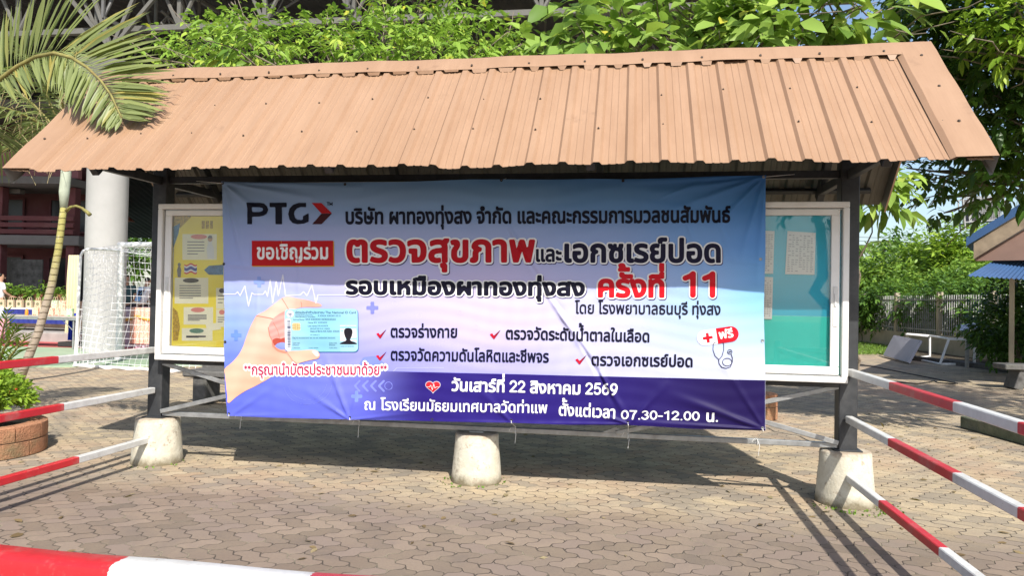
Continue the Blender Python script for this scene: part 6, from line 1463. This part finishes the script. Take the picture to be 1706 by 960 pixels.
# cable and fallen leaves
m = MB(); m.tube([onZ(*q, .012) for q in [(1426, 607), (1455, 611), (1490, 618), (1525, 625), (1556, 631), (1580, 636), (1596, 639)]], .012, 6); tag(m.build('ground_cable', M['rubber']), 'long black cable lying on the paving below the leaning board', 'cable')
m = MB(); m.tube([onZ(*q, .012) for q in [(1440, 634), (1490, 637), (1530, 639.5), (1548, 637), (1556, 634.5), (1563, 638), (1590, 640), (1596, 639)]], .011, 6); tag(m.build('ground_cable', M['rubber']), 'second black cable with a small kink nearer the barrier', 'cable')
n = 260; P = []
while len(P) < n:
    px, py = rng.uniform(0, 1706), rng.uniform(590, 940)
    if (px > 1430 and py < 760) or rng.random() < .12: q = onZ(px, py, .006); P.append(q)
P = np.array(P); D = unit(rng.normal(size=(n, 3))*np.array([1, 1, .08])); Lq = rng.uniform(.03, .09, n)
V, F = leaf_arrays(P, D, unit(rng.normal(size=(n, 3))*.25 + np.array([0, 0, 1])), Lq, Lq*.45, .0, .1)
tag(leaf_mesh('fallen_leaves', V, F, rng.random(n), DRY), 'dry fallen leaves scattered over the paving', 'leaves', kind='stuff')
# blue roofed kiosk
KY = 9.0; M['blue_roof'] = simple('blue_roof_metal', (.045, .1, .22), .4, .1, 2); M['fascia'] = simple('weathered_timber', (.27, .21, .145), .8, .25, 4, dirt=((.06, .05, .04), .75)); M['salmon'] = simple('salmon_wall', (.23, .145, .115), .85, .1, 3)
r0_, r1_ = onY(1610, 396, KY), onY(1706, 334, KY); sl = (r1_[2] - r0_[2])/(r1_[0] - r0_[0]); kw = 2.2
ki = thing('kiosk', 'small kiosk with a blue metal roof and stained timber fascia at the right edge', 'kiosk', (r0_[0], KY, 0), R(-27))
def zr_(x): return r0_[2] + sl*x if x < kw else r0_[2] + sl*(2*kw - x)
bt_ = onY(1611, 401, KY)[2] - r0_[2]; fb = onY(1621, 421, KY); ft = onY(1621, 396, KY)
XZ = lambda x, z, y: (x, y, z)
m = MB(); m.prism([(0, zr_(0)), (kw, zr_(kw)), (2*kw, zr_(0)), (2*kw, zr_(0) - .16), (kw, zr_(kw) - .2), (0, zr_(0) - .16)], -.03, 5, XZ); m.build('roof', M['blue_roof'], ki)
x1_ = fb[0] - r0_[0]; hf = .3
m = MB(); m.prism([(x1_, zr_(x1_) - .19), (kw, zr_(kw) - .19), (2*kw - x1_, zr_(x1_) - .19), (2*kw - x1_, zr_(x1_) - .19 - hf), (kw, zr_(kw) - .19 - hf), (x1_, zr_(x1_) - .19 - hf)], .02, .06, XZ); m.build('fascia', M['fascia'], ki)
zs_ = zr_(x1_) - .19 - hf
m = MB(); m.prism([(x1_ + .02, zs_ - .03), (2*kw - x1_, zs_ - .03), (2*kw - x1_, zs_ + .02), (kw, zr_(kw) - .25 - hf), (x1_ + .02, zs_ + .02)], .1, .2, XZ); m.build('gable', M['salmon'], ki)
for px_, py_ in ((x1_ + .55, 1.6), (2*kw - x1_ - .3, .3), (x1_ + .55, 4.6), (2*kw - x1_ - .3, 4.6)):
    m = MB(); m.bbox((px_, py_, zs_/2 - .02), (.09, .09, zs_ - .04), .006); m.build('post', M['cream_wall'], ki)
kmi = Matrix.Rotation(R(27), 3, 'Z'); aw = MB(); A0, A1, A2, A3 = onY(1609, 461, 8.3), onY(1668, 428, 9.3), onY(1790, 428, 9.3), onY(1790, 472, 8.1); n_ = 44; vs = []
for i in range(n_ + 1):
    u = i/n_; z = .025*(i % 2)
    for (a, b) in ((A0, A3), (A1, A2)): q = a + (b - a)*u - np.array([r0_[0], KY, 0]); q = kmi @ Vector([float(k_) for k_ in q]); vs.append((q[0], q[1], q[2] + z))
aw.add(vs, [(2*i, 2*i + 2, 2*i + 3, 2*i + 1) for i in range(n_)]); aw.build('awning', M['blue_roof'], ki)
wc = onY(1641, 368, KY + 1.2); cg = thing('wire_cage', 'tilted grey wire cage standing on the blue kiosk roof', 'cage', wc, R(-8)); cw, chh = .72, .5
cg.rotation_euler = (0, R(-4), R(-8))
m = MB()
for x in (-cw/2, cw/2):
    for y in (0, .35): m.beam((x, y, -.15), (x, y, chh), .025, .025)
for z in (0, chh):
    for y in (0, .35): m.beam((-cw/2, y, z), (cw/2, y, z), .025, .025)
m.build('frame', M['fence_grey'], cg); m = MB()
for i in range(17): m.tube([(-cw/2 + .27 + .45*i/16, -.005, 0), (-cw/2 + .27 + .45*i/16, -.005, chh)], .006, 5)
for i in range(14): m.tube([(-cw/2 + .25, -.008, chh*i/13), (cw/2, -.008, chh*i/13)], .004, 5)
m.build('wire_panel', M['fence_grey'], cg); m = MB()
for x in (-.26, -.13): m.bbox((x, 0, chh/2), (.05, .02, chh), .003)
m.build('slats', M['fence_grey'], cg); m = MB(); m.bbox((0, .2, chh/2), (cw - .05, .02, chh - .02), .003); m.build('back_panel', M['grey_slab'], cg)
